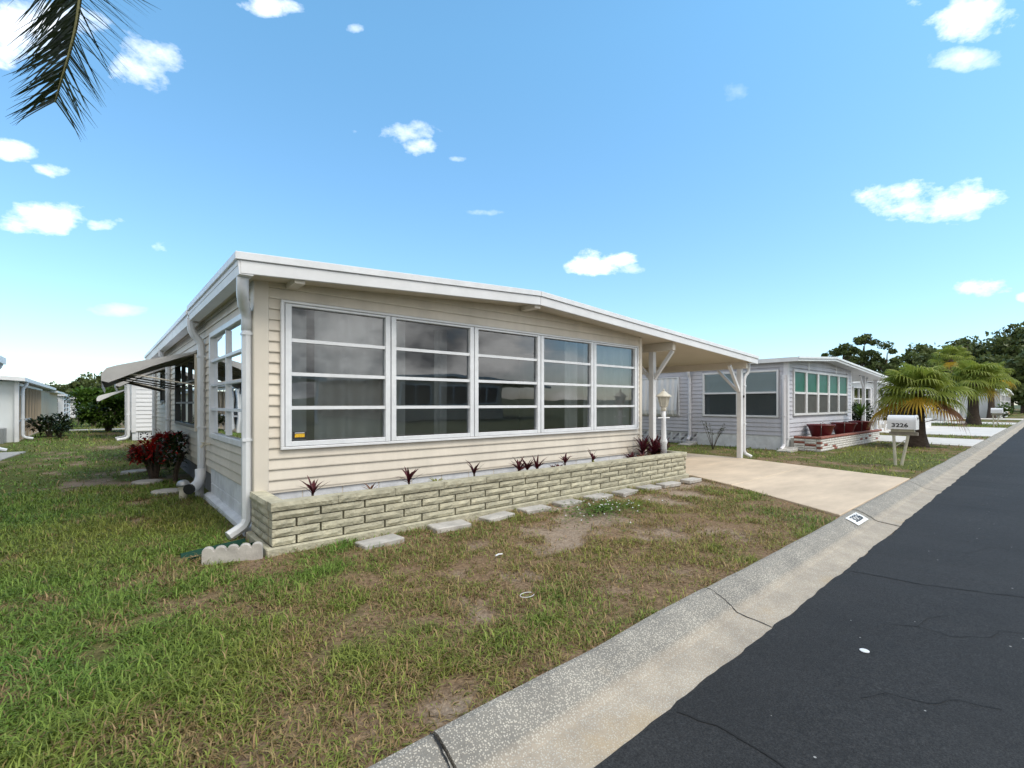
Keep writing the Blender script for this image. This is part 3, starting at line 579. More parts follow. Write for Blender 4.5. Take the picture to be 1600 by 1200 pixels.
# downspouts
downspout(H, HX0 - .065, HY + .06, 2.27, .0, (-.0, -1), 0, .16, foot_dir=(-1, -.25))
b = MB().tube([(RX0 + .06, 4.72, 2.36), (RX0 + .06, 4.72, 2.27), (RX0 + .062, 4.735, 2.22), (RX0 + .075, 4.79, 2.17), (RX0 + .11, 4.92, 2.11), (RX0 + .145, 4.99, 2.06), (RX0 + .155, 5.01, 2.0), (RX0 + .155, 5.01, 1.9)], .05, 8, True).build('downspout_elbow', M_DOWN, H, smooth=True)
downspout(H, HX0 - .065, 7.70, 2.26, .05, (-1, 0), .12, .10); downspout(H, HX0 - .06, 12.0, 2.24, .05, (-1, 0), .12, .2); downspout(H, HX0 - .06, 15.35, 2.24, .05, (-1, 0), .12, .2)
# hose tap on the side wall
tp = MB().tube([(HX0 - .02, 7.28, .70), (HX0 - .10, 7.28, .70), (HX0 - .13, 7.28, .66)], .018, 8).lathe((HX0 - .10, 7.28, .715), [(.03, 0), (.03, .012)], 8).build('hose_tap', M_LAMP, H)
# carport beams, posts, braces
b1x, b2x = 7.86, 10.83
def beam(x, y0=4.70, y1=15.5):
    z = soff(x) + .02; MB().box(x - .045, x + .045, y0, y1, z - .15, z).build('carport_beam', M_BTRIM, H, bevel=.004); return z - .15
def post(x, y, zt, zb=.0): return MB().box(x - .05, x + .05, y - .05, y + .05, zb, zt).build('carport_post', M_WHITE, H, bevel=.006)
def brace(a, c, w=.032):
    a = Vector(a); c = Vector(c); MB().tube([a, c], w * 1.3, 4, True).build('brace', M_WHITE, H)
for bx_, py in ((b1x, 5.15), (b2x, 4.86)):
    zt = beam(bx_); post(bx_, py, zt, .01); post(bx_, 10.2, zt, .01); post(bx_, 15.2, zt, .01)
    brace((bx_, py + .04, zt - .50), (bx_, py + .50, zt - .01)); brace((bx_, 10.15, zt - .50), (bx_, 9.7, zt - .01))
    if bx_ == b1x: brace((bx_, py - .04, zt - .50), (bx_, py - .42, zt - .01))
    else: brace((bx_ - .04, py, zt - .50), (bx_ - .50, py, zt + .05))
downspout(H, b2x + .11, 4.82, 2.02, .02, (1, -.2), .16, .16, m=M_WHITE, foot_dir=(.7, -.7), r=.04)
MB().box(b2x + .045, b2x + .075, 4.82 - .03, 4.86, 1.36, 1.41).build('pipe_clip', M_BLACK, H)
MB().box(HX1 + .022, HX1 + .12, 5.35, 5.45, .02, 2.3).build('trim_post', M_BTRIM, H); siding(H, M_BEIGE, (HX1 - .001, 5), 'x', .001, .4, .4)

# awning over the side window: curved outer lip, end skirts, ribs and support arms
def awning(label, ya, yb, xw, zt, proj, drop, group=None, m=None, arms=True):
    A = thing('awning', label, 'awning', (xw, ya, zt)); 
    top = [(0, 0), (.3, -.085), (.6, -.17), (.85, -.245), (.95, -.285), (1.0, -.36), (1.0, -.45), (.96, -.56)]
    top = [(u * proj, v * drop) for u, v in top]; th = .012
    poly = top + [(u - .004, v - th) for u, v in top[::-1]]
    MB().prism(poly, lambda p, q, t_: (xw - p, t_, zt + q), ya, yb).build('canopy', m or M_AWN, A, smooth=False)
    for y0, y1 in ((ya - .012, ya - .001), (yb + .001, yb + .012)):
        sk = top[:7] + [(.93 * proj, -.47 * drop), (.5 * proj, -.24 * drop), (.02, -.03)]
        MB().prism(sk, lambda p, q, t_: (xw - p, t_, zt + q), y0, y1).build('end_skirt', m or M_AWN, A)
    n = max(2, int((yb - ya) / .38))
    for i in range(n + 1):
        y = ya + .03 + (yb - ya - .06) * i / n
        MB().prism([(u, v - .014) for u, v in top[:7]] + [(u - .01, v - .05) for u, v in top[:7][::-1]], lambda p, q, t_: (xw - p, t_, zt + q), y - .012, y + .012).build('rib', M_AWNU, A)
    if arms:
        for i, y in enumerate((ya + .05, ya + (yb - ya) * .35, ya + (yb - ya) * .68, yb - .05)):
            MB().tube([(xw - .02, y, zt - .50), (xw - proj * .82, y, zt - .33 * drop)], .011, 6).build('support_arm', M_BAR if i else M_BTRIM, A)
    return A
awning('grey metal awning over the dark barred window on beige side wall', 8.42, 11.05, HX0 - .018, 2.0, 1.08, 1.05)
awning('smaller grey metal awning farther along the beige side wall', 12.75, 14.1, HX0 - .018, 2.02, .85, .95)

# ------------------------------------------------------------------ BRICK PLANTER in front of the house
PL = thing('brick_planter', 'low olive split-face brick planter along the beige house front', 'planter', (1.05, 4.25, 0))
px0, px1, pf, pb = 1.06, 7.47, 4.25, 4.94; ch = .072
_bk = {}
def rough_brick(L_, seed, h=.062, d=.10):
    rng = random.Random(seed); b = MB(); nx = max(2, int(L_ / .05)); nz_ = 2
    for k in range(nz_ + 1):
        for i in range(nx + 1):
            e = i in (0, nx) or k in (0, nz_)
            b.v.append((L_ * i / nx, -(.004 if e else rng.uniform(.008, .020)), h * k / nz_))
    nb = len(b.v); b.v += [(0, d, 0), (L_, d, 0), (L_, d, h), (0, d, h)]; w = nx + 1
    for k in range(nz_):
        for i in range(nx): b.f.append((k * w + i, k * w + i + 1, (k + 1) * w + i + 1, (k + 1) * w + i))
    b.f += [tuple(range(w))[::-1] + (nb, nb + 1), tuple(range(nz_ * w, nz_ * w + w)) + (nb + 2, nb + 3), (0, w, 2 * w, nb + 3, nb), (w - 1, nb + 1, nb + 2, 3 * w - 1, 2 * w - 1), (nb, nb + 3, nb + 2, nb + 1)]
    o = b.build('brick', M_BRICK, fix=True); me = o.data; bpy.data.objects.remove(o); return me
bricks = [rough_brick(.39, i) for i in range(6)]; rb = random.Random(2)
z0p = .055
for row in range(4):
    z = z0p + row * ch; x = px0 - (.0 if row % 2 else .2)
    while x < px1 - .03:
        a = max(x, px0); e = min(x + .39, px1)
        if e - a > .03: share('brick', rb.choice(bricks), PL, (a, pf, z), ((e - a - .010) / .39, 1, 1))
        x += .398
    y = pb - (.1 if row % 2 else .3)                    # left return and right return
    ys = [pb]; 
    while ys[-1] > pf + .11: ys.append(max(pf + .102, ys[-1] - (.39 if len(ys) > 1 else (.25 if row % 2 else .4))))
    for ya, yb in zip(ys[1:], ys[:-1]):
        if yb - ya > .03:
            share('brick', rb.choice(bricks), PL, (px0, yb - .003, z), ((yb - ya - .006) / .39, 1, 1), (0, 0, R(-90)))
            share('brick', rb.choice(bricks), PL, (px1, ya + .003, z), ((yb - ya - .006) / .39, 1, 1), (0, 0, R(90)))
x = px0 - .012; cz = z0p + 4 * ch
capm = [rough_brick(.55, 20 + i, .068, .118) for i in range(4)]
while x < px1:
    e = min(x + .55, px1 + .012); share('cap_brick', rb.choice(capm), PL, (x, pf - .012, cz), ((e - x - .004) / .55, 1, 1)); x = e
share('cap_brick', capm[0], PL, (px0 - .012, pb, cz), ((pb - pf - .112) / .55, 1, 1), (0, 0, R(-90))); share('cap_brick', capm[1], PL, (px1 + .012, pf + .108, cz), ((pb - pf - .112) / .55, 1, 1), (0, 0, R(90)))
b = MB().box(px0 + .025, px1 - .025, pf + .025, pf + .095, -.08, cz - .003).box(px0 + .025, px0 + .095, pf + .095, pb, -.08, cz - .003).box(px1 - .095, px1 - .025, pf + .095, pb, -.08, cz - .003); b.build('mortar', M_MORTAR, PL)
MB().box(px0 - .05, px1 + .03, pf - .045, pf + .004, -.08, z0p - .006).box(px0 - .05, px0 + .004, pf + .004, pb, -.08, z0p - .006).build('footing', M_BRICK, PL, bevel=.008)
sb = MB(); nx, ny = 120, 10
for j in range(ny + 1):
    for i in range(nx + 1):
        X = px0 + .09 + (px1 - px0 - .18) * i / nx; Y = pf + .09 + (pb - pf - .09) * j / ny
        sb.v.append((X, Y, .27 + .045 * float(fbm(np.array(X * 3.), np.array(Y * 3.), 5)) - .01))
for j in range(ny):
    for i in range(nx): sb.f.append((j * (nx + 1) + i, j * (nx + 1) + i + 1, (j + 1) * (nx + 1) + i + 1, (j + 1) * (nx + 1) + i))
sb.build('soil', M_SOIL, PL, smooth=True)
# loose mulch chips on the soil
mc = MB(); rm = random.Random(8)
for i in range(2600):
    X = rm.uniform(px0 + .1, px1 - .1); Y = rm.uniform(pf + .1, pb - .02); z = .27 + .0225 + rm.uniform(-.01, .012); a = rm.uniform(0, 6.28); l = rm.uniform(.01, .035); w = l * .35; dz = rm.uniform(-.008, .012)
    mc.add([(X - l * math.cos(a), Y - l * math.sin(a), z - dz), (X + w * math.sin(a), Y - w * math.cos(a), z), (X + l * math.cos(a), Y + l * math.sin(a), z + dz), (X - w * math.sin(a), Y + w * math.cos(a), z + .006)], [(0, 1, 2, 3)])
mo = mc.build('mulch', mat('mulch_chip', (.12, .085, .06), .95, (40, .6)), PL, fix=False); mo['kind'] = 'stuff'

# ------------------------------------------------------------------ foliage builders
def leaf_mat(name, c, c2, trans=.35, scale=6):
    return mat(name, c, .5, (scale, 0), None, spec=.3, col2=c2, trans=trans)
LM_CORD = leaf_mat('cordyline_leaf', (.10, .012, .022), (.035, .012, .014), .25, 14); LM_CORG = leaf_mat('bromeliad_leaf', (.22, .09, .03), (.07, .02, .02), .25, 12)
LM_YEL = leaf_mat('yellow_green_leaf', (.32, .30, .06), (.15, .18, .04), .3, 20); LM_CRO = leaf_mat('croton_red', (.5, .022, .014), (.25, .014, .01), .3, 9)
LM_DK = leaf_mat('dark_green_leaf', (.035, .055, .014), (.012, .022, .008), .25, 5); LM_PLU = leaf_mat('bright_green_leaf', (.11, .19, .025), (.035, .08, .012), .4, 3)
LM_FAN = leaf_mat('fan_leaf', (.30, .35, .055), (.14, .19, .03), .45, 2.5); LM_FANY = leaf_mat('fan_leaf_yellow', (.62, .40, .04), (.36, .26, .04), .45, 3); LM_FANB = leaf_mat('fan_leaf_dead', (.20, .10, .045), (.11, .05, .03), .2, 4)
LM_COCO = leaf_mat('coconut_leaf', (.030, .045, .012), (.012, .02, .006), .22, 3)
LM_PINE = leaf_mat('pine_leaf', (.11, .15, .04), (.05, .07, .022), .2, .6); LM_OAK = leaf_mat('oak_leaf', (.125, .16, .045), (.05, .07, .022), .25, .4)
def strap_leaf(b, p, az, el, L_, w, bend=.6, n=4, fold=.25):
    """arching pointed leaf from p"""
    pos = Vector(p); e = el; base = len(b.v); side = Vector((-math.sin(az), math.cos(az), 0))
    for i in range(n + 1):
        t_ = i / n; ww = w * (1 - (2 * t_ - .7) ** 2 / 1.7) if t_ < 1 else .001
        nrm = Vector((-math.sin(e) * math.cos(az), -math.sin(e) * math.sin(az), math.cos(e)))
        b.v += [tuple(pos - side * ww + nrm * ww * fold), tuple(pos), tuple(pos + side * ww + nrm * ww * fold)]
        pos = pos + Vector((math.cos(e) * math.cos(az), math.cos(e) * math.sin(az), math.sin(e))) * (L_ / n); e -= bend / n
    for i in range(n):
        k = base + 3 * i; b.f += [(k, k + 1, k + 4, k + 3), (k + 1, k + 2, k + 5, k + 4)]
def rosette(name, label, cat, loc, n, L_, w, m, group=None, el=(.5, 1.4), stem=.06, seed=0, bend=.7):
    T = thing(name, label, cat, loc, 0, group); rng = random.Random(seed); b = MB()
    for i in range(n):
        strap_leaf(b, (0, 0, stem + rng.uniform(-.3, .25) * stem), i * 2.4 + rng.uniform(-.3, .3), rng.uniform(*el), L_ * rng.uniform(.65, 1.1), w * rng.uniform(.8, 1.15), bend * rng.uniform(.4, 1.3))
    b.build('leaves', m, T, local=True, fix=False, smooth=True); MB().tube([(0, 0, -.03), (.005, 0, stem * .6), (0, .004, stem + .02)], .012, 6).build('stem', M_BARK, T, local=True)
    return T
CG = 'small cordylines in the brick planter'
for i, (x, y, h, n) in enumerate([(1.50, 4.62, .20, 9), (2.52, 4.66, .25, 12), (3.40, 4.68, .19, 8), (5.00, 4.70, .19, 9), (5.60, 4.70, .18, 9)]):
    rosette('cordyline', ['dark red cordyline seedling at the end of planter by downspout', 'tallest single dark red cordyline among planter seedlings', 'thin dark red cordyline alone on mulch under middle window', 'dark red cordyline beside low purple foliage in planter', 'last dark red cordyline before the lamp post clump'][i], 'plant', (x, y, .29), n, h, .014, LM_CORD, stem=.09, seed=i, group=CG)
rosette('cordyline', 'tiny bronze seedling near the planter end', 'plant', (2.08, 4.64, .29), 7, .12, .010, LM_CORG, stem=.05, seed=31)
rosette('bromeliad', 'pale yellow green variegated plant low on the mulch', 'plant', (2.82, 4.58, .30), 26, .13, .012, LM_YEL, el=(.1, 1.2), stem=.03, seed=5, bend=1.2)
for k, (x, y) in enumerate([(4.08, 4.64), (4.26, 4.68), (4.36, 4.60)]): rosette('cordyline', 'bushy dark red cordyline of a tight clump of three', 'plant', (x, y, .29), 15, .21, .016, LM_CORD, stem=.07, seed=40 + k, group='clump of three cordylines in planter')
for k, (x, y) in enumerate([(4.72, 4.64), (4.84, 4.66)]): rosette('bromeliad', 'low purple brown plant spreading beside a cordyline', 'plant', (x, y, .29), 18, .13, .017, LM_CORD, el=(.1, 1.0), stem=.03, seed=60 + k, group='low purple plants in planter')
rosette('bromeliad', 'small yellow plant at the foot of a cordyline', 'plant', (5.50, 4.58, .29), 14, .10, .012, LM_YEL, el=(.2, 1.2), stem=.03, seed=66)
for k, (x, y, L_) in enumerate([(6.98, 4.76, .36), (7.10, 4.62, .30), (7.30, 4.74, .40), (7.34, 4.60, .32)]): rosette('cordyline', 'large dark maroon cordyline crowding the white lamp post', 'plant', (x, y, .29), 22, L_, .026, LM_CORD, stem=.08, seed=70 + k, group='maroon clump at the lamp post')
for k, (x, y) in enumerate([(6.42, 4.62), (6.60, 4.56), (6.76, 4.60), (6.9, 4.5), (6.55, 4.7), (7.2, 4.47)]): rosette('bromeliad', 'orange bronze bromeliad low in front of the maroon clump', 'plant', (x, y, .29), 20, .16, .016, LM_CORG if k % 2 else LM_CORD, el=(.1, 1.1), stem=.03, seed=80 + k, group='bronze bromeliads by the lamp post')

# lamp post standing in the planter
LP = thing('lamp_post', 'white garden lamp post with small lantern standing in the planter', 'lamp', (7.20, 4.50, .28))
MB().lathe((7.20, 4.50, .24), [(.052, 0), (.052, .30), (.062, .33), (.062, .36), (.045, .40), (.036, .68), (.034, .86)], 14).build('pole', M_WHITE, LP, smooth=True)
MB().tube([(7.03, 4.50, .985), (7.37, 4.50, .985)], .011, 8).build('ladder_bar', M_WHITE, LP)
MB().lathe((7.20, 4.50, 1.10), [(.038, 0), (.045, .03), (.038, .06)], 12).build('collar', M_LAMP, LP)
MB().lathe((7.20, 4.50, 1.16), [(.045, 0), (.058, .02), (.09, .17), (.092, .18)], 6).build('lantern_glass', mat('frosted_lamp', (.55, .52, .45), .25, (10, .15)), LP)
cg = MB()
for k in range(6):
    a = k * math.pi / 3; cg.tube([(7.20 + .06 * math.cos(a), 4.50 + .06 * math.sin(a), 1.175), (7.20 + .096 * math.cos(a), 4.50 + .096 * math.sin(a), 1.345)], .007, 4)
cg.build('cage', M_LAMP, LP); MB().lathe((7.20, 4.50, 1.34), [(.128, 0), (.125, .015), (.07, .055), (.035, .085), (.012, .10), (.016, .115), (.004, .135)], 12).build('cap', M_LAMP, LP)

# stepping stones
for i, (x, y) in enumerate([(1.87, 3.98), (2.64, 4.05), (3.24, 4.04), (3.80, 4.05), (4.35, 4.05), (4.94, 4.05), (5.49, 4.03), (6.04, 4.02), (6.53, 4.0), (7.15, 3.98)]):
    rs = random.Random(i); a = R(rs.uniform(-8, 8)); w, d = rs.uniform(.17, .20), rs.uniform(.085, .11)
    pts = [(x + math.cos(a) * u - math.sin(a) * v, y + math.sin(a) * u + math.cos(a) * v) for u, v in ((-w, -d), (w, -d), (w, d), (-w, d))]
    tag(MB().prism(pts, lambda p, q, t_: (p, q, t_), -.03, .026).build('stepping_stone', M_CONC, bevel=.008), {0: 'concrete stepping stone at the downspout end of the planter row', 5: 'concrete stepping stone touching the white flowered clover patch', 9: 'last concrete stepping stone of the row beside the tan driveway'}.get(i, 'flat grey concrete stepping stone set in turf midway along the brick planter'), 'paver', 'stepping stones along the planter')

# green splash trough and scalloped edging by the corner downspout
tr = MB()
prt = [(-.10, .05), (-.085, .05), (-.06, .008), (.06, .008), (.085, .05), (.10, .05), (.07, -.01), (-.07, -.01)]
A0, A1 = Vector((.98, 4.66, -.015)), Vector((.50, 4.58, -.035)); dirv = (A1 - A0).normalized(); sd = Vector((-dirv.y, dirv.x, 0))
tr.prism(prt, lambda p, q, t_: tuple(A0 + (A1 - A0) * t_ + sd * p + Vector((0, 0, q))), 0, 1)
tag(tr.build('splash_trough', M_GREEN), 'dark green plastic downspout splash trough lying on the grass', 'trough')
ed = MB(); nseg = 5; prof2 = [(0, -.06)]
for k in range(nseg):
    for j in range(7): a = math.pi * j / 6; prof2.append((.42 * (k + .5 - .46 * math.cos(a)) / nseg, .085 + .03 * math.sin(a)))
prof2.append((.42, -.06)); E0 = Vector((.58, 4.33, 0)); E1 = Vector((.985, 4.205, 0)); ev = (E1 - E0).normalized(); en = Vector((-ev.y, ev.x, 0))
ed.prism(prof2, lambda p, q, t_: tuple(E0 + ev * p + en * t_ + Vector((0, 0, q))), 0, .055)
tag(ed.build('edging_block', M_CONC, bevel=.004), 'grey scalloped concrete lawn edging block beside planter corner', 'edging')
# drain clean-out: white elbow and capped stub
dr = thing('drain_pipe', 'white plastic drain elbow with grey domed stub beside beige wall', 'pipe', (.95, 7.62, 0))
MB().tube([(HX0 - .10, 7.52, .36), (HX0 - .10, 7.50, .26), (HX0 - .13, 7.44, .19), (HX0 - .19, 7.36, .15), (HX0 - .24, 7.30, .14)], .062, 12).build('elbow', M_WHITE, dr, smooth=True)
MB().tube([(HX0 - .24, 7.30, .14), (HX0 - .262, 7.272, .138)], .066, 12).build('elbow_rim', M_BLACK, dr)
MB().lathe((HX0 - .30, 7.42, -.03), [(.045, 0), (.045, .16), (.052, .17), (.052, .20)], 12).build('stub', M_LAMP, dr, smooth=False); MB().lathe((HX0 - .30, 7.42, .17), [(.075, 0), (.075, .02), (.06, .055), (.03, .075), (.005, .08)], 14).build('dome_cap', M_STEEL, dr, smooth=True)
MB().lathe((HX0 - .10, 7.58, -.03), [(.05, 0), (.05, .15), (.057, .155), (.057, .21)], 12).build('riser', M_WHITE, dr)
for i, (x, y, r, lb) in enumerate([(.70, 8.15, .19, 'round grey concrete paver sunk in dirt by the drain pipe'), (.55, 9.35, .20, 'round pale concrete paver in front of the red croton'), (.45, 10.9, .19, 'round pale concrete paver behind the red croton')]):
    tag(MB().lathe((x, y, -.03), [(r, 0), (r, .045), (r - .012, .058)], 22).build('round_paver', M_CONC), lb, 'paver')

# ------------------------------------------------------------------ shrubs
def shrub(name, label, cat, loc, blobs, m, n, lw, ll, trunk=None, seed=0, m2=None, frac2=0, group=None, scale=1):
    """leaf-by-leaf crown: blobs (x, y, z, rx, rz), n leaves"""
    T = thing(name, label, cat, loc, 0, group); rng = random.Random(seed); b = MB(); b2 = MB()
    for i in range(n):
        x, y, z, rx, rz = rng.choice(blobs); v = Vector((rng.gauss(0, 1), rng.gauss(0, 1), rng.gauss(0, 1))).normalized(); q = rng.random() ** .4
        p = Vector((x + v.x * rx * q, y + v.y * rx * q, z + v.z * rz * q)); t_ = b2 if rng.random() < frac2 * (1.6 if v.z > .1 else .4) else b
        strap_leaf(t_, p, math.atan2(v.y, v.x) + rng.uniform(-.9, .9), rng.uniform(-.5, 1.1), ll * rng.uniform(.6, 1.2), lw * rng.uniform(.7, 1.2), .7, 2)
    b.build('foliage', m, T, local=True, fix=False, smooth=True)
    if b2.v: b2.build('top_foliage', m2, T, local=True, fix=False, smooth=True)
    for k, pts in enumerate(trunk or []): MB().tube(pts, [.03 * scale * (1 - .6 * i / len(pts)) for i in range(len(pts))], 6).build('stem', M_BARK, T, local=True)
    return T
def stems(n, h, sp, seed):
    rng = random.Random(seed); out = []
    for k in range(n):
        a = rng.uniform(0, 6.28); out.append([(0.03 * math.cos(a), .03 * math.sin(a), -.05), (sp * .35 * math.cos(a), sp * .35 * math.sin(a), h * .4), (sp * math.cos(a), sp * math.sin(a), h)])
    return out
shrub('croton', 'red leaved croton bush growing against the beige side wall', 'bush', (.68, 10.0, 0), [(-.08, 0, .46, .23, .18), (.14, .1, .60, .18, .15), (-.20, -.05, .38, .15, .14), (.02, -.1, .34, .25, .18)], LM_DK, 900, .020, .11, stems(7, .55, .3, 1), 1, LM_CRO, 1.0)
shrub('croton', 'dark green and rusty croton beside the red croton', 'bush', (.86, 9.2, 0), [(0, 0, .40, .17, .24), (.05, .15, .6, .16, .16)], LM_DK, 330, .022, .13, stems(5, .45, .15, 2), 2, LM_CRO, .12)
shrub('plumeria', 'big bright green leafy shrub at the end of white house', 'bush', (.25, 27.5, 0), [(-.5, 0, .85, .45, .42), (.2, .2, 1.1, .5, .42), (.6, -.1, .8, .42, .4), (-.15, -.2, 1.35, .4, .3), (-.7, .1, .65, .3, .3), (.45, .2, 1.3, .38, .28), (0, -.2, .5, .6, .35)], LM_PLU, 2400, .05, .22, stems(9, .9, .45, 3), 3, scale=1.6)
shrub('plumeria', 'tall yellow green shrub behind the big leafy one', 'bush', (-.3, 34, 0), [(-.4, 0, 1.5, .6, .6), (.4, .2, 1.6, .6, .5)], LM_PLU, 900, .07, .28, stems(5, 1.3, .4, 4), 4, scale=2)
shrub('shrub', 'dark green bush at the slatted porch of white neighbour', 'bush', (-1.45, 24.6, 0), [(-.2, 0, .45, .38, .32), (.3, .2, .5, .35, .35)], LM_DK, 650, .035, .20, stems(6, .5, .3, 5), 5)
shrub('shrub', 'small dark plant beside the paving by slatted porch', 'bush', (-1.1, 23.4, 0), [(0, 0, .3, .22, .22)], LM_DK, 160, .03, .2, stems(4, .3, .15, 6), 6)
shrub('shrub', 'small garden ornament shrub standing alone on back lawn', 'bush', (-1.0, 37, 0), [(0, 0, .8, .3, .35)], LM_DK, 160, .05, .2, [[(0, 0, -.05), (.03, 0, .4), (0, .02, .8)]], 7)
sp = thing('sapling', 'sparse twiggy shrub in front of the grey neighbour house base', 'bush', (12.55, 6.35, 0)); rs = random.Random(12)
lf = MB()
for k in range(9):
    a = rs.uniform(0, 6.28); q = [(0, 0, -.03), (.12 * math.cos(a), .12 * math.sin(a), .3), (.3 * math.cos(a), .3 * math.sin(a), .55 + rs.uniform(0, .25))]
    MB().tube(q, [.008, .006, .003], 5).build('stem', M_BARK, sp, local=True)
    for j in range(9):
        t_ = rs.uniform(.3, 1); p = Vector(q[1]).lerp(Vector(q[2]), t_); strap_leaf(lf, p, rs.uniform(0, 6.28), rs.uniform(-.6, .6), .07, .016, .6, 2)
lf.build('leaves', LM_DK, sp, local=True, fix=False)

# ------------------------------------------------------------------ GREY NEIGHBOUR HOUSE
NX0, NX1, NY, ND = 13.82, 19.35, 4.96, 17
NH = thing('mobile_home', 'lavender grey sided mobile home with green shaded front windows', 'house', (NX0, NY, 0))
nap, napz = 16.6, 2.60
def nroof(x): return napz - (nap - x) * .056 if x < nap else napz - (x - nap) * .060
MB().box(NX0 + .01, NX1, NY + .01, NY + .06, .0, 2.40).box(NX0 + .01, NX0 + .06, NY + .06, ND, .0, 2.36).box(NX1 - .05, NX1, NY + .06, ND, 0, 2.36).box(NX0 + .06, NX1 - .05, ND - .05, ND, 0, 2.36).build('wall', M_GREYV, NH)
NW = (14.17 - NX0, 18.90 - NX0, .90, 2.15)
siding(NH, M_GREYV, (NX0 + .08, NY), 'x', NX1 - NX0 - .1, .36, 2.55, [(NW[0] - .1, NW[1] - .06, NW[2] - .03, NW[3] + .03)], top=lambda u: nroof(NX0 + u) - .12, exp=.115)
NWs = [(5.16 - NY, 7.30 - NY, .85, 2.14)]; SHU = (8.05 - NY, 10.4 - NY, .85, 2.0)
siding(NH, M_GREYV, (NX0, NY + .08), 'y', ND - NY - .1, .36, 2.36, [(NWs[0][0] - .1, NWs[0][1] - .06, .82, 2.17)], exp=.115)
for a in ((NX0 - .03, NX0 + .08, NY - .03, NY + .08), (NX1 - .04, NX1 + .02, NY - .02, NY + .06)): MB().box(*a, .30, 2.40).build('corner_trim', M_GTRIM, NH)
for i in range(5):
    a = 14.17 + (18.90 - 14.17) * i / 5; c = 14.17 + (18.90 - 14.17) * (i + 1) / 5
    w = window(NH, 'x', (0, NY), a + .004, c - .004, .90, 2.15, 2, 1, fm=M_WHITE, rail=.06, fw_=.06, mid=1.52, depth=.05)
    sh = MB().box(a + .07, c - .07, NY - .016, NY - .010, 1.50 + .05, 2.09).build('shade', M_GREENSH, w); MB().box(a + .07, c - .07, NY - .016, NY - .0105, .96, 1.49).build('insect_screen', mat('dim_blind', (.075, .078, .072), .8, (6, .2)), w)
MB().box(15.3, 15.42, NY - .026, NY - .017, 2.18, nroof(15.3) - .12).build('batten', M_GTRIM, NH); MB().box(17.7, 17.82, NY - .026, NY - .017, 2.18, nroof(17.7) - .12).build('batten', M_GTRIM, NH)
for (a, c) in ((5.16, 6.22), (6.24, 7.30)):
    w = window(NH, 'y', (NX0, 0), a, c, .85, 2.14, 2, 1, fm=M_WHITE, rail=.05, fw_=.05, mid=1.53, gm_=GL2, depth=.05)
    MB().box(NX0 + .004, NX0 + .009, a + .05, c - .05, 1.53, 2.09).build('blind_or_dim_room', M_BLIND, w); MB().box(NX0 + .004, NX0 + .009, a + .05, c - .05, .90, 1.53).build('screen', mat('insect_screen', (.10, .115, .125), .8, (6, .1)), w)
# closed ribbed storm awning
sw = MB(); pr = []
for i in range(48): pr.append((8.10 + 2.3 * i / 47, .05 + (.045 if i % 4 < 2 else 0)))
for i, (y, d) in enumerate(pr): sw.v += [(NX0 - d * .6, y, 2.02), (NX0 - d - .02, y, 1.4), (NX0 - d - .05, y, 1.02), (NX0 - d - .03, y, .90), (NX0 - d + .02, y, .83)]
for i in range(47):
    for k in range(4): sw.f.append((5 * i + k, 5 * i + k + 1, 5 * i + 6 + k, 5 * i + 5 + k))
MB.build(sw, 'storm_awning', M_WHITE, NH, fix=False); MB().box(NX0 - .07, NX0 - .016, 8.06, 8.10, .86, 2.03).build('awning_side', M_WHITE, NH); MB().box(NX0 - .07, NX0 - .016, 8.06, 10.45, 2.03, 2.06).build('awning_hinge', M_WHITE, NH)
# base: painted block, then open breeze blocks
MB().box(NX0 - .006, NX0 + .12, NY, 7.46, -.1, .355).build('base_wall', M_BLOCKW, NH); MB().box(NX0 + .02, NX1, NY - .006, NY + .1, -.1, .355).build('base_wall', M_BLOCKW, NH)
MB().box(NX0 + .10, NX0 + .12, 7.47, ND, -.1, .35).build('crawl_space_shade', M_DARK, NH)  # black sheet; the crawl space's shade is put into its colour
bb = MB(); q = .145
bb.box(-q, q, 0, .09, -q, -q + .032).box(-q, q, 0, .09, q - .032, q).box(-q, -q + .032, 0, .09, -q + .032, q - .032).box(q - .032, q, 0, .09, -q + .032, q - .032)
for a in range(4):
    an = a * math.pi / 4 + .001; c, s_ = math.cos(an), math.sin(an); r_ = q - .023 if a % 2 == 0 else (q - .023) * 1.38
    bb.prism([(-r_, -.017), (r_, -.017), (r_, .017), (-r_, .017)], lambda p, w_, t_: (p * c - w_ * s_, t_, p * s_ + w_ * c), .008 + .002 * a, .082 - .002 * a)
bo = bb.build('breeze_block', M_BLOCKW); bme = bo.data; bpy.data.objects.remove(bo)
for i in range(14): share('breeze_block', bme, NH, (NX0 - .0, 7.62 + .295 * i, .195), (1, 1, 1), (0, 0, R(-90)))
nr_ = MB().prism([(13.62, nroof(13.62)), (nap, napz), (22.95, nroof(22.95)), (22.95, nroof(22.95) - .11), (nap, napz - .11), (13.62, nroof(13.62) - .11)], lambda p, q, t_: (p, t_, q), 4.62, ND + .2).build('roof', M_WHITE, NH)
MB().prism([(13.60, nroof(13.6) + .01), (nap, napz + .01), (nap, napz - .045), (13.60, nroof(13.6) - .045)], lambda p, q, t_: (p, t_, q), 4.59, 4.617).build('roof_edge', M_ALU, nr_)
MB().prism([(nap + .003, napz + .01), (22.97, nroof(22.97) + .01), (22.97, nroof(22.97) - .045), (nap + .003, napz - .045)], lambda p, q, t_: (p, t_, q), 4.59, 4.617).build('roof_edge', M_ALU, nr_)
MB().lathe((17.2, 9, 2.45), [(.03, 0), (.03, .5), (.09, .5), (.09, .6)], 8).build('vent_pipe', M_STEEL, nr_)
downspout(NH, NX0 - .06, NY + .06, 2.30, .0, (-1, 0), 0, .2, m=M_GTRIM); downspout(NH, NX0 - .06, 7.70, 2.24, .1, (-1, 0), .1, .15, m=M_GTRIM)
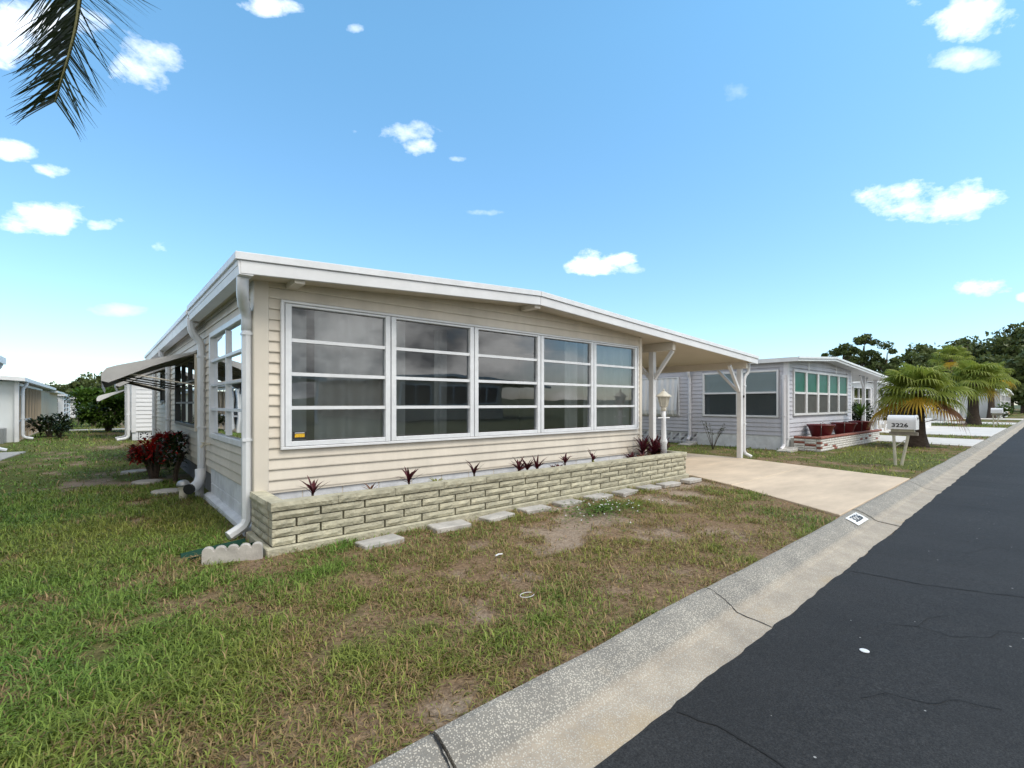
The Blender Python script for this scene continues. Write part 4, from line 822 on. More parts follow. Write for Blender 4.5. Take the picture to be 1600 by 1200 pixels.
for x, y in ((21.10, 5.0), (22.7, 5.0), (22.7, 10), (19.6, 5.05)): MB().box(x - .05, x + .05, y - .05, y + .05, 0, nroof(x) - .12).build('carport_post', M_WHITE, NH)
MB().tube([(21.1, 5.0, 1.75), (20.6, 5.0, 2.22)], .04, 4, True).build('brace', M_WHITE, NH); MB().tube([(21.1, 5.0, 1.75), (21.6, 5.0, 2.20)], .04, 4, True).build('brace', M_WHITE, NH)
# dark screened porch at the back of that carport
MB().box(19.4, 22.6, 8.4, 8.44, .45, 2.15).build('porch_screen', M_DARK, NH); MB().box(19.4, 22.6, 8.36, 8.5, 0, .45).build('porch_wall', M_WVINYL, NH)
for x in (19.45, 20.5, 21.55, 22.6): MB().box(x - .03, x + .03, 8.34, 8.395, .45, 2.15).build('screen_post', M_WHITE, NH)
MB().box(19.48, 20.47, 8.34, 8.394, 1.66, 1.72).build('screen_rail', M_WHITE, NH)
for i, (x, y, lb) in enumerate([(13.35, 7.55, 'pale slanted concrete splash block under the middle downspout of grey house'), (13.50, 4.85, 'pale concrete splash block at the corner of grey house')]):
    b = MB().prism([(-.25, -.03), (.25, -.03), (.25, .09), (.20, .09), (.17, .05), (-.25, .02)], lambda p, q, t_: (x + p, y + t_, q), -.17, .17); tag(b.build('splash_block', M_CONC, bevel=.006), lb, 'block')
# its white brick planter with red cap, three pots
QP = thing('brick_planter', 'whitewashed brick planter with red brick cap before grey house', 'planter', (13.95, 4.2, 0)); qx0, qx1, qf = 13.95, 19.6, 4.22
bw = rough_brick(.26, 77, .056, .09); bw.materials.clear(); bw.materials.append(M_WBRICK); bt = rough_brick(.26, 78, .056, .09); bt.materials.clear(); bt.materials.append(M_TERRA); rq = random.Random(6)
for row in range(5):
    x = qx0 - (.13 if row % 2 else 0)
    while x < qx1 - .03:
        a = max(x, qx0); e = min(x + .262, qx1)
        if e - a > .03: share('brick', bt if rq.random() < .10 else bw, QP, (a, qf, .0 + row * .062), ((e - a - .006) / .26, 1, 1))
        x += .266
    for k, (ya, yb) in enumerate(((4.32, 4.58), (4.585, 4.84))): share('brick', bt if rq.random() < .15 else bw, QP, (qx0, yb, row * .062), ((yb - ya - .005) / .26, 1, 1), (0, 0, R(-90)))
x = qx0 - .01
while x < qx1: share('cap_brick', bt, QP, (x, qf - .012, .314), (.24 / .26, 1.25, 1)); x += .246
for k in range(3): share('cap_brick', bt, QP, (qx0 - .012, 4.84 - .0 - k * .2, .314), (.195 / .26, 1.2, 1), (0, 0, R(-90)))
MB().box(qx0 + .01, qx1 - .01, qf + .01, qf + .08, -.08, .312).box(qx0 + .01, qx0 + .08, qf + .08, 4.93, -.08, .312).box(qx1 - .08, qx1 - .01, qf + .08, 4.93, -.08, .312).build('mortar', mat('pale_mortar', (.35, .34, .32), .95), QP); MB().box(qx0 + .08, qx1 - .08, qf + .08, 4.93, -.05, .27).build('soil', M_SOIL, QP)
for i, (x, lb) in enumerate([(15.1, 'squat oxblood pot nearest the downspout corner of grey house'), (17.1, 'middle oxblood pot of three on the red capped planter'), (18.9, 'oxblood pot holding a spiky plant on the red capped planter')]):
    T = thing('plant_pot', lb, 'pot', (x, 4.56, .27)); MB().lathe((0, 0, 0), [(.19, 0), (.22, .04), (.30, .30), (.33, .34), (.345, .36), (.345, .385), (.30, .385), (.28, .33)], 22).build('bowl', M_POT, T, local=True, smooth=True); MB().lathe((0, 0, .3), [(.275, 0), (.26, .03)], 16).build('soil', M_SOIL, T, local=True)
    MB().tube([(-.33, -.1, .02), (-.36, -.12, .3), (-.30, -.1, .40), (-.22, -.05, .42)], .010, 5).tube([(.36, .1, .0), (.40, .12, .34), (.45, .1, .42), (.47, .0, .36)], .010, 5).build('stand', M_BAR, T, local=True)
rosette('yucca', 'spiky green plant growing in the oxblood pot', 'plant', (18.9, 4.56, .60), 34, .55, .022, LM_PLU, el=(.2, 1.4), stem=.25, seed=90)

# ------------------------------------------------------------------ mailboxes
def mailbox(label, loc, txt=None, rot=0):
    T = thing('mailbox', label, 'mailbox', loc, rot); L_ = .42; h = .15; zb = .72; prof_ = [(-.135, 0), (.135, 0), (.135, h)] + [(.135 * math.cos(math.pi * k / 10), h + .125 * math.sin(math.pi * k / 10)) for k in range(1, 10)] + [(-.135, h)]
    MB().prism(prof_, lambda p, q, t_: (t_, p, zb + q), -L_ / 2, L_ / 2).build('box', M_WHITE, T, local=True); MB().prism([(p * 1.05, q * 1.04 - .004) for p, q in prof_], lambda p, q, t_: (t_, p, zb + q), L_ / 2 + .002, L_ / 2 + .03).build('door', M_WHITE, T, local=True)
    MB().box(L_ / 2 + .032, L_ / 2 + .045, -.03, .03, zb + .20, zb + .235).build('latch', M_STEEL, T, local=True); MB().box(.05, .07, .137, .145, zb + .04, zb + .22).build('flag', mat('flag_red', (.4, .03, .03), .5), T, local=True)
    MB().box(-.17, .20, -.045, .045, zb - .055, zb - .004).build('shelf', M_POST, T, local=True); MB().box(-.20, .25, -.03, .03, zb - .12, zb - .058).build('cross_arm', mat('grey_board', (.27, .25, .21), .9, (9, .3)), T, local=True)
    MB().tube([(-.13, 0, zb - .12), (-.10, 0, -.08)], .026, 8).build('leg', M_POST, T, local=True); MB().tube([(.10, 0, zb - .12), (-.02, 0, -.08)], .026, 8).build('leg', M_POST, T, local=True); MB().tube([(-.11, 0, .36), (.05, 0, .50)], .010, 6).build('strut', M_POST, T, local=True)
    if txt:
        t_ = text_mesh('digits', txt, .105, M_BLACK, T, (0, 0, 0), (R(90), 0, 0), .001, 1.25); t_.location = (-.01, -.1365, zb + .075)
    return T
mailbox('white mailbox numbered 3226 on two slanted cream legs', (12.1, 2.24, 0), '3226', R(-90)); mailbox('plain white mailbox near the second fan palm', (36.5, 2.75, 0), None, R(-90))

# ------------------------------------------------------------------ fan palms
def fan_leaf(b, p, az, el, pet, Rr, droop, rng, nseg=26, spread=R(112)):
    """petiole end -> pleated fan whose tips droop"""
    d = Vector((math.cos(el) * math.cos(az), math.cos(el) * math.sin(az), math.sin(el))); side = Vector((-math.sin(az), math.cos(az), 0)); c = Vector(p)
    up = d.cross(side) * -1
    if up.z < 0: up = -up
    for k in range(nseg):
        a = -spread + 2 * spread * k / (nseg - 1); a2 = a + 2 * spread / (nseg - 1)
        u = (d * math.cos(a) + side * math.sin(a)); u2 = (d * math.cos(a2) + side * math.sin(a2)); L_ = Rr * (.62 + .38 * math.cos(a * .55)) * rng.uniform(.9, 1.05)
        base = len(b.v); pm = (u + u2).normalized(); w = .020
        dr = lambda f: Vector((0, 0, -droop * L_ * f * f))
        b.v += [tuple(c), tuple(c + u * L_ * .5 + dr(.5)), tuple(c + pm * L_ * .52 + up * .035 * L_ + dr(.5)), tuple(c + u2 * L_ * .5 + dr(.5)),
                tuple(c + pm * L_ * .80 - side * 0 + (u - pm) * L_ * .35 + dr(.85)), tuple(c + pm * L_ * .80 + (u2 - pm) * L_ * .35 + dr(.85)), tuple(c + pm * L_ * rng.uniform(.95, 1.08) + dr(1.25) + Vector((0, 0, -.16 * L_ * rng.random())))]
        b.f += [(base, base + 1, base + 2), (base, base + 2, base + 3), (base + 1, base + 4, base + 5, base + 2), (base + 2, base + 5, base + 3), (base + 4, base + 6, base + 5)]
def fan_palm(label, loc, th, cr, Rr, n, seed, tr=.13, yellow=3, dead=2):
    T = thing('fan_palm', label, 'palm tree', loc); rng = random.Random(seed)
    zz = [(-.1, 1.9), (.05, 1.5), (.25, 1.1), (.6, .95), (1, .85)]; pts = []; 
    MB().tube([(.03 * math.sin(3 * f), .02 * f, f * th) for f, _ in zz], [tr * r for _, r in zz], 14).build('trunk', M_TRUNK, T, local=True, smooth=True)
    cg_ = MB()
    for i in range(26): a = i * 2.4; strap_leaf(cg_, (tr * .5 * math.cos(a), tr * .5 * math.sin(a), th * (.72 + .3 * i / 26)), a, .7, .28, .035, .4, 2)
    cg_.build('leaf_bases', LM_FANB, T, local=True, fix=False)
    crown = bpy.data.objects.new('crown', None); COL.objects.link(crown); crown.parent = T
    for i in range(n):
        f = i / (n - 1); el = R(82) - f * R(98) + rng.uniform(-.12, .12); az = i * 2.39996 + rng.uniform(-.25, .25); pet = cr * rng.uniform(.8, 1.1)
        m = LM_FAN if i < n - yellow - dead else (LM_FANY if i < n - dead else LM_FANB)
        d = Vector((math.cos(el) * math.cos(az), math.cos(el) * math.sin(az), math.sin(el))); p = Vector((0, 0, th)) + d * pet * .9 + Vector((0, 0, -.12 * pet * pet))
        pb_ = MB().tube([(0, 0, th - .05), tuple(Vector((0, 0, th)) + d * pet * .5), tuple(p)], [.018, .012, .008], 5)
        lf = MB(); fan_leaf(lf, p, az, el - .30, pet, Rr * rng.uniform(.85, 1.1) * (1 - .15 * f), .30 + .12 * f, rng)
        lo = lf.build('frond', m, crown, local=True, fix=False); pb_.build('petiole', LM_FAN if m is LM_FAN else LM_FANY, lo, local=True, smooth=True)
    return T
fan_palm('fan palm with yellow and brown lower fronds beside the numbered mailbox', (17.94, 2.96, 0), 1.45, .70, .78, 30, 1, .17, 4, 2)
fan_palm('green fan palm on the far verge behind the yellowing palm', (39.0, 3.9, 0), 2.5, 1.0, 1.1, 28, 2, .24, 1, 1)
fan_palm('distant fan palm with a slim tall trunk along street', (57, 4.6, 0), 3.5, 1.1, 1.0, 20, 3, .2, 1, 1)
fan_palm('pale feathery palm top rising behind the street palms', (64, 8.0, 0), 5.6, 1.3, 1.1, 20, 4, .2, 1, 2)

# ------------------------------------------------------------------ far trees: trunk, limbs and leaf clumps
def far_tree(name, label, loc, h, spread, clumps, m, seed, leaf=.34, per=120, trunk_h=.5, flat=.45, cat='tree', group=None, r=.25):
    T = thing(name, label, cat, loc, 0, group); rng = random.Random(seed); npr = np.random.RandomState(seed); cs = []
    MB().tube([(0, 0, -.5), (.1, 0, h * trunk_h * .5), (rng.uniform(-.3, .3), .1, h * trunk_h), (rng.uniform(-.4, .4), 0, h * .88)], [r, r * .8, r * .6, r * .2], 8).build('trunk', M_BARK, T, local=True)
    for k in range(clumps):
        a = rng.uniform(0, 6.28); rr_ = spread * math.sqrt(rng.random()); z = h * trunk_h + (h * (1 - trunk_h)) * rng.random() ** .7 * (1 - .45 * (rr_ / spread) ** 2)
        cs.append((rr_ * math.cos(a), rr_ * math.sin(a), z, spread * rng.uniform(.18, .40)))
    for (x, y, z, q) in cs[:max(6, clumps // 3)]: MB().tube([(0, 0, z * .72), (x * .5, y * .5, z * .9), (x, y, z)], [r * .35, r * .22, r * .08], 5).build('limb', M_BARK, T, local=True)
    n = clumps * per; c = np.array(cs)[npr.randint(0, clumps, n)]; v = npr.normal(size=(n, 3)); v /= np.linalg.norm(v, axis=1)[:, None]; rad = npr.rand(n) ** .45
    p = c[:, :3] + v * (c[:, 3] * rad)[:, None] * np.array([1, 1, flat]); a1 = npr.normal(size=(n, 3)); a1 /= np.linalg.norm(a1, axis=1)[:, None]; a2 = np.cross(a1, npr.normal(size=(n, 3))); a2 /= np.linalg.norm(a2, axis=1)[:, None]
    s_ = leaf * (.5 + npr.rand(n))[:, None]; vs = np.stack([p - a1 * s_ * .6, p + a2 * s_ * .35, p + a1 * s_ * .6, p - a2 * s_ * .35], 1).reshape(-1, 3)
    mb = MB(); mb.v = vs.tolist(); mb.f = [(4 * i, 4 * i + 1, 4 * i + 2, 4 * i + 3) for i in range(n)]; mb.build('crown', m, T, local=True, fix=False)
    return T
def at(px, d): v = fw * d + rt * ((px - 800) / FPX * d); return (v.x, v.y, -.2)
for i, (px, d, h, sp_, cl, lb) in enumerate([(1318, 66, 10.0, 2.3, 22, 'slender pine with rounded crown above the grey house carport'), (1349, 70, 11.2, 2.0, 20, 'tallest slender pine of the group behind grey house'), (1386, 68, 9.8, 2.8, 24, 'open flat crowned pine between slender pines and street palm'), (1408, 74, 8.4, 2.4, 14, 'low dark pine half hidden by the yellowing fan palm')]):
    far_tree('pine_tree', lb, at(px, d), h, sp_, int(cl * .8), LM_PINE, 10 + i, .30, 190, .60, .6)
oak = [(1445, 78, 11, 4.5), (1478, 84, 12.5, 5.0), (1512, 80, 12.5, 5.0), (1545, 88, 14.5, 5.5), (1580, 80, 14.5, 5.5), (1618, 76, 14.5, 6.0), (1660, 80, 12, 6), (1560, 66, 8.0, 4.0), (1600, 64, 9.0, 4.5)]
for i, (px, d, h, sp_) in enumerate(oak): far_tree('oak_tree', 'dark dense tree in the wooded belt at the end of the street', at(px, d), h, sp_, 46, LM_OAK, 30 + i, .5, 120, .22, .75, group='wooded belt at the street end', r=.4)
for i, (px, d, h, sp_) in enumerate([(60, 95, 5.4, 4), (96, 90, 5.0, 4), (122, 85, 5.2, 4.2), (150, 80, 5.8, 4.2), (185, 78, 6.2, 4), (215, 80, 5.5, 4), (30, 100, 5.0, 4)]): far_tree('oak_tree', 'dark green tree far beyond the row of white houses', at(px, d), h, sp_, 30, LM_OAK, 60 + i, .5, 110, .2, .7, group='trees beyond the white row')
far_tree('oak_tree', 'tree top peeping over the carport roof', at(1186, 75), 8.6, 2.6, 20, LM_OAK, 80, .45, 100, .4, .7)

# ------------------------------------------------------------------ other houses
def plain_house(label, x0, x1, y0, y1, wm, zt=2.3, face='x', windows=(), apex=None, carport=None, over=.25, low=None, side_face=None):
    T = thing('mobile_home', label, 'house', (x0, y0, 0)); b = MB()
    b.box(x0, x1, y0, y0 + .1, 0, zt).box(x0, x0 + .1, y0 + .1, y1, 0, zt).box(x1 - .1, x1, y0 + .1, y1, 0, zt).box(x0 + .1, x1 - .1, y1 - .1, y1, 0, zt); b.build('wall', wm, T)
    ra, rb_ = x0 - over, (carport or x1) + over; ax = (x0 + x1) / 2; f = lambda x: zt + .22 - abs(x - ax) * .055
    rf = MB().prism([(ra, f(ra)), (ax, f(ax)), (rb_, f(rb_)), (rb_, f(rb_) - .16), (ax, f(ax) - .16), (ra, f(ra) - .16)], lambda p, q, t_: (p, t_, q), y0 - over, y1 + over).build('roof', M_WHITE, T)
    for (al, u0, u1, z0, z1, r_, c_) in windows:
        p0 = {'x': (0, y0), 'y': (x0, 0)}[al]; w = window(T, al, p0, u0, u1, z0, z1, r_, c_, fm=M_WHITE, fw_=.06, rail=.05, depth=.06); wbox(MB(), al, p0, u0 + .06, u1 - .06, .001, .003, z0 + .06, z1 - .06).build('blind_or_dim_room', mat('dark_room', (.035, .037, .04), .8, (3, .2)), w)  # dark sheet behind the pane, the dim room's shade put in as colour
    if carport:
        for y in (y0 + .1, y1 - .2):
            for x in (carport - .05,): MB().box(x - .05, x + .05, y - .05, y + .05, 0, f(x) - .165).build('carport_post', M_WHITE, T)
    return T
h3 = plain_house('white mobile home beyond the yellowing fan palm', 25.0, 31.5, 6.5, 18, M_WVINYL, 2.25, windows=[('x', 25.6, 28.4, .9, 2.0, 2, 3), ('x', 28.8, 31.0, .9, 2.0, 2, 2)], carport=35.5)
h4 = plain_house('white mobile home beside the second street palm', 46, 52, 6.0, 17, M_WVINYL, 2.3, windows=[('x', 46.6, 51.4, .9, 2.0, 2, 4)], carport=55)
h5 = plain_house('distant pale mobile home at the street bend with dark windows', 59, 66, 4.2, 15, M_WVINYL, 2.4, windows=[('x', 59.6, 62, .9, 2.0, 2, 2), ('x', 63, 65.4, .9, 2.0, 2, 2)])
h6 = plain_house('white mobile home closing the end of street', 74, 82, 5.0, 16, M_TAN, 2.4, windows=[('x', 75, 81, .9, 2.0, 2, 4)])
# low walls and hedge by the white houses on the right
lw = thing('stone_wall', 'low grey rubble stone wall behind the pale driveways', 'wall', (23.2, 5.6, 0)); rw = random.Random(4)
for row in range(3):
    x = 22.9 + rw.uniform(0, .1)
    while x < 27.3:
        w = rw.uniform(.16, .34); MB().box(x, x + w - .02, 5.6 - rw.uniform(0, .03), 5.85, row * .16 - .02, row * .16 + .145).build('stone', rw.choice([M_CONC, M_BLOCKW, M_STEEL if False else M_CONC]), lw, bevel=.02); x += w
MB().box(22.95, 27.3, 5.64, 5.82, -.1, .46).build('mortar', M_MORTAR, lw)
wl = thing('garden_wall', 'low curved white wall holding a dark hedge by driveway', 'wall', (29, 4.6, 0)); MB().box(28.2, 33.0, 4.9, 5.05, -.1, .42).box(28.2, 28.35, 5.05, 6.3, -.1, .42).build('wall', M_WHITE, wl); MB().box(28.15, 33.05, 4.87, 5.08, .42, .47).build('coping', M_WHITE, wl)
shrub('hedge', 'dark clipped hedge behind the low white wall', 'hedge', (30.6, 5.6, 0), [(-1.6, 0, .6, .6, .4), (-.6, 0, .65, .6, .42), (.5, 0, .65, .6, .42), (1.6, 0, .6, .6, .4)], LM_DK, 1500, .05, .18, stems(5, .5, 1.4, 8), 8)
shrub('hedge', 'dark round shrub at the white house corner behind palm', 'bush', (24.6, 6.0, 0), [(0, 0, .7, .55, .6)], LM_DK, 700, .05, .18, stems(4, .5, .3, 9), 9)
shrub('shrub', 'small bright shrub before the distant pale house', 'bush', (58.0, 3.9, 0), [(0, 0, .7, .6, .6)], LM_PLU, 300, .08, .25, stems(4, .5, .3, 10), 10)
# left row of white houses
hl0 = plain_house('white mobile home whose gutter corner shows above the side path', -8.5, -2.25, 3.2, 17.2, M_WVINYL, 2.35, windows=[], over=.42)
for y in (17.45,): downspout(hl0, -2.0, y, 2.25, .03, (1, .0), .1, .2, m=M_ALU)
hl1 = thing('mobile_home', 'white neighbour house with slatted porch screen behind the side lawn', 'house', (-2.1, 22.0, 0))
MB().box(-8, -2.12, 22.3, 22.4, -.05, 1.95).box(-2.3, -2.12, 22.4, 22.95, -.05, 1.95).build('wall', mat('pale_blue_wall', (.62, .66, .68), .6, (2, .05)), hl1)
MB().box(-3.6, -3.5, 22.42, 30.74, -.05, 1.9).build('porch_shade_panel', M_DARK, hl1); MB().box(-3.49, -2.1, 30.75, 30.85, -.05, 1.85).box(-2.2, -2.1, 30.85, 42, -.05, 1.85).build('porch_wall', M_TAN, hl1)  # porch interior's shade is put into the near-black back panel
MB().prism([(-8, 2.10), (-4.5, 2.22), (-1.85, 2.07), (-1.85, 1.95), (-4.5, 2.10), (-8, 1.98)], lambda p, q, t_: (p, t_, q), 21.9, 36.0).build('roof', M_WHITE, hl1)
MB().prism([(-8, 2.0), (-1.8, 1.93), (-1.8, 1.83), (-8, 1.9)], lambda p, q, t_: (p, t_, q), 36.02, 43).build('roof', M_WHITE, hl1)
MB().box(-2.12, -2.02, 22.2, 22.3, -.05, 1.96).build('corner_post', M_WHITE, hl1)
for i in range(8): y = 23.3 + i * 1.02; MB().box(-2.11, -2.06, y, y + .06, -.02, 1.82).build('screen_slat', M_TAN, hl1)
MB().box(-2.16, -2.05, 22.95, 31, 1.82, 1.90).build('screen_rail', M_WHITE, hl1); MB().box(-3.4, -2.05, 22.6, 31, -.06, .03).build('porch_slab', M_DRIVE, hl1); MB().box(-2.13, -2.07, 23, 26.5, .62, .68).build('hand_rail', M_WHITE, hl1)
downspout(hl1, -2.0, 23.0, 1.93, .02, (1, 0), .1, .25, m=M_ALU); MB().box(-2.9, -2.3, 21.5, 22.25, -.02, .45).build('utility_box', M_STEEL, hl1)
hl2 = plain_house('white house with louvred porch farther down the back row', -8, -1.95, 43.5, 54, M_WVINYL, 1.85, windows=[('x', -3.4, -2.1, .5, 1.6, 4, 1)], over=.15)
for i in range(5): MB().box(-1.94, -1.88, 43.7, 50, .3 + i * .3, .36 + i * .3).build('louvre', M_WHITE, hl2)
for y in (43.6, 46.8, 50): MB().box(-1.945, -1.86, y, y + .12, 0, 1.75).build('porch_post', M_WHITE, hl2)
MB().box(-1.945, -1.94, 43.7, 50, .3, 1.7).build('porch_screen', M_DARK, hl2)
hl3 = plain_house('long low white house beyond the louvred porch', -8, -1.7, 57, 72, M_WVINYL, 1.75, windows=[], over=.2); hl4 = plain_house('last white house of the back row', -8, -1.3, 76, 92, M_WVINYL, 1.75, windows=[], over=.2)
for i, y in enumerate((58, 61, 64, 67)): MB().box(-1.69, -1.62, y, y + .12, 0, 1.7).build('porch_post', M_WHITE, hl3)
# white house behind the main house
bh = thing('mobile_home', 'white sided house with star block base behind the beige home', 'house', (.80, 20.6, 0)); MB().box(.80, 8, 20.6, 20.7, .28, 2.25).box(.80, .9, 20.7, 27, .28, 2.25).build('wall', M_WVINYL, bh); siding(bh, M_WVINYL, (.88, 20.6), 'x', 4.5, .30, 2.25, exp=.14); siding(bh, M_WVINYL, (.80, 20.68), 'y', 6.2, .30, 2.25, exp=.14)
MB().box(.78, .9, 20.575, 20.69, .26, 2.25).build('corner_trim', M_WHITE, bh); MB().box(.95, 8, 20.72, 20.74, -.05, .28).build('crawl_space_shade', M_DARK, bh)  # shade under the floor painted as a near-black sheet
for i in range(8): share('breeze_block', bme, bh, (1.12 + .295 * i, 20.62, .135), (1, 1, 1))
MB().box(.80, .96, 20.61, 20.75, -.05, .28).build('pier', M_BLOCKW, bh)
MB().prism([(.5, 2.36), (4, 2.55), (8.2, 2.35), (8.2, 2.25), (4, 2.44), (.5, 2.25)], lambda p, q, t_: (p, t_, q), 20.3, 27.3).build('roof', M_WHITE, bh)
downspout(bh, .70, 20.66, 2.2, .0, (-1, 0), .1, .3, m=M_WHITE, r=.05); downspout(bh, .68, 21.6, 2.2, .0, (-1, 0), .1, .3, m=M_WHITE, r=.05)
awning('white metal awning low on the white house behind', 22.5, 24.2, .78, 1.78, .9, 1.0, m=M_WHITE, arms=False)
# house across the street (seen only as reflections in the front glass)
ho = plain_house('white mobile home across the street facing the beige house', -4.5, 3.5, -26, -14.5, M_WVINYL, 2.5, windows=[], carport=8.2, over=.3); hb = plain_house('beige mobile home across the street beside the white one', 12, 20, -26, -14.5, M_TAN, 2.5, windows=[], carport=24, over=.3)
for T_, xs in ((ho, (-4, -1.3, 1.2)), (hb, (12.6, 15.2, 17.6))):
    for x in xs:
        w = MB().box(x, x + 2.0, -14.5, -14.44, .9, 2.1).build('window', M_WHITE, T_); MB().box(x + .08, x + .96, -14.438, -14.43, .98, 2.02).build('pane', M_DARK, w); MB().box(x + 1.04, x + 1.92, -14.438, -14.43, .98, 2.02).build('pane', M_DARK, w)

# ------------------------------------------------------------------ coconut palm overhanging the top left
def pinnate(b, bs, pts, leaf, rng, sp=.022, droop=.5, start=.15, side=False):
    """feather frond: rachis along pts with paired hanging leaflets"""
    P_ = [Vector(p) for p in pts]; fine = []
    for i in range(len(P_) - 1):
        p0 = P_[max(i - 1, 0)]; p1 = P_[i]; p2 = P_[i + 1]; p3 = P_[min(i + 2, len(P_) - 1)]
        for k in range(14):
            t_ = k / 14; fine.append(.5 * ((2 * p1) + (p2 - p0) * t_ + (2 * p0 - 5 * p1 + 4 * p2 - p3) * t_ ** 2 + (3 * p1 - p0 - 3 * p2 + p3) * t_ ** 3))
    fine.append(P_[-1]); n = len(fine); bs.tube(fine, [.020 * (1 - .85 * i / n) + .003 for i in range(n)], 6)
    tot = sum((fine[i + 1] - fine[i]).length for i in range(n - 1)); acc_ = 0; nxt = start * tot
    for i in range(n - 1):
        seg = (fine[i + 1] - fine[i]).length
        while nxt <= acc_ + seg:
            f = nxt / tot; p = fine[i].lerp(fine[i + 1], (nxt - acc_) / seg); d = (fine[i + 1] - fine[i]).normalized(); s = (rt - d * rt.dot(d)) if side else d.cross(Vector((0, 0, 1)))
            s = s.normalized() if s.length > .05 else Vector((1, 0, 0)); L_ = leaf * (1.0 - .45 * max(0, f - .7) / .3) * rng.uniform(.85, 1.1)
            for sg in (-1, 1):
                dv = (s * sg * rng.uniform(.55, .95) + d * rng.uniform(.5, .9) + Vector((0, 0, rng.uniform(-.2, .15)))).normalized(); q = p.copy(); base = len(b.v); w = .0095; ns = 4; wd = dv.cross(Vector((0, 0, 1))).normalized()
                wd = (wd + Vector((0, 0, rng.uniform(-.6, .6)))).normalized()
                for j in range(ns + 1):
                    ww = w * (1 - (j / ns) ** 1.6) + .0008; b.v += [tuple(q - wd * ww), tuple(q + wd * ww)]; q = q + dv * (L_ / ns); dv = (dv + Vector((0, 0, -droop * rng.uniform(.6, 1.3) / ns))).normalized()
                for j in range(ns): k = base + 2 * j; b.f.append((k, k + 1, k + 3, k + 2))
            nxt += sp
        acc_ += seg
def pxd(x, y, d): v = fw * d + rt * ((x - 800) / FPX * d); return Vector((v.x, v.y, CAM_H + d * (631 - y) / FPX))
CC = pxd(-110, -330, 4.2)
CP = thing('coconut_palm', 'feather palm beside the street whose drooping frond overhangs the lawn', 'palm tree', (CC.x - .1, CC.y - .1, 0))
MB().tube([(CC.x - .1, CC.y - .1, -.1), (CC.x - .08, CC.y - .1, .4), (CC.x - .05, CC.y - .05, 2.5), (CC.x, CC.y, CC.z)], [.20, .15, .12, .10], 14).build('trunk', M_TRUNK, CP, smooth=True)
rng = random.Random(21)
fr_pts = [[CC, pxd(0, -330, 4.15), pxd(85, -210, 4.05), pxd(124, -60, 3.95), pxd(122, 20, 3.9), pxd(108, 85, 3.87), pxd(96, 125, 3.85), pxd(86, 160, 3.84)],
          [CC, pxd(20, -400, 4.5), pxd(150, -330, 4.8), pxd(235, -190, 4.9), pxd(262, -120, 4.9)],
          [CC, pxd(-80, -320, 4.6), pxd(-60, -180, 5.0), pxd(-30, -90, 5.2), pxd(-8, -50, 5.3)]]
for a in (100, 150, 195, 240, 285, 330):
    d_ = Vector((math.cos(R(a)), math.sin(R(a)), 0)); fr_pts.append([CC, CC + d_ * .6 + Vector((0, 0, .45)), CC + d_ * 1.3 + Vector((0, 0, .35)), CC + d_ * 1.9 + Vector((0, 0, -.3)), CC + d_ * 2.1 + Vector((0, 0, -.9))])
for k, pts in enumerate(fr_pts):
    lb_ = MB(); rb_ = MB(); pinnate(lb_, rb_, pts, .74 if k == 0 else .7, rng, .017 if k < 3 else .03, .12 if k < 3 else .45, .3, k < 3)
    f_ = lb_.build('frond', LM_COCO, CP, fix=False); rb_.build('rachis', mat('rachis_olive', (.10, .10, .03), .6), f_, fix=False, smooth=True)

# ------------------------------------------------------------------ grass
def allowed(x, y):
    k = y > kerb_y(x) + .015
    k &= ~((x > 1.0) & (x < 7.52) & (y > 4.20) & (y < 15.6)) & ~((x > .98) & (x < 7.2) & (y > 4.9) & (y < 15.6))
    k &= ~((x > .45) & (x < 1.0) & (np.abs(y - (4.70 - (1 - x) * .05)) < .085)) & ~((x > .56) & (x < 1.0) & (np.abs(y - (4.33 - (x - .58) * .31 + .02)) < .05))
    lx = 6.10 + (y - 1.65) * (7.12 - 6.10) / 1.65; lx = np.where(y > 3.3, 7.12 + (y - 3.3) * .5, lx); lx = np.minimum(lx, 7.58); rx = 9.95 + (y - 1.72) * .27; rx = np.minimum(rx, 10.9)
    k &= ~((x > lx + .02) & (x < rx - .02) & (y < 18))
    k &= ~((x > 13.75) & (x < 19.7) & (y > 4.17)) & ~((x > 18.9 + .19 * (y - 1.9)) & (x < 22.7) & (y < 14)) & ~((x > 19) & (x < 23) & (y > 4.9)) & ~((x > 25.2) & (x < 34.5))
    k &= ~((x < -1.45) & (y > 13) & (y < 17.4)) & ~((x < -2.0) & (y < 40)) & ~((x > -2) & (x < 3.2) & (y > 29.4) & (y < 30.5)) & ~((x > .75) & (y > 20.5) & (x < 8)) & ~((x < -2.02) & (y > 21))
    for i, (sx, sy) in enumerate([(1.87, 3.98), (2.64, 4.05), (3.24, 4.04), (3.80, 4.05), (4.35, 4.05), (4.94, 4.05), (5.49, 4.03), (6.04, 4.02), (6.53, 4.0), (7.15, 3.98)]): k &= ~((np.abs(x - sx) < .15) & (np.abs(y - sy) < .07))
    for sx, sy in ((.70, 8.15), (.55, 9.35), (.45, 10.9)): k &= ((x - sx) ** 2 + (y - sy) ** 2) > .03
    return k
pr_ = np.random.RandomState(5)
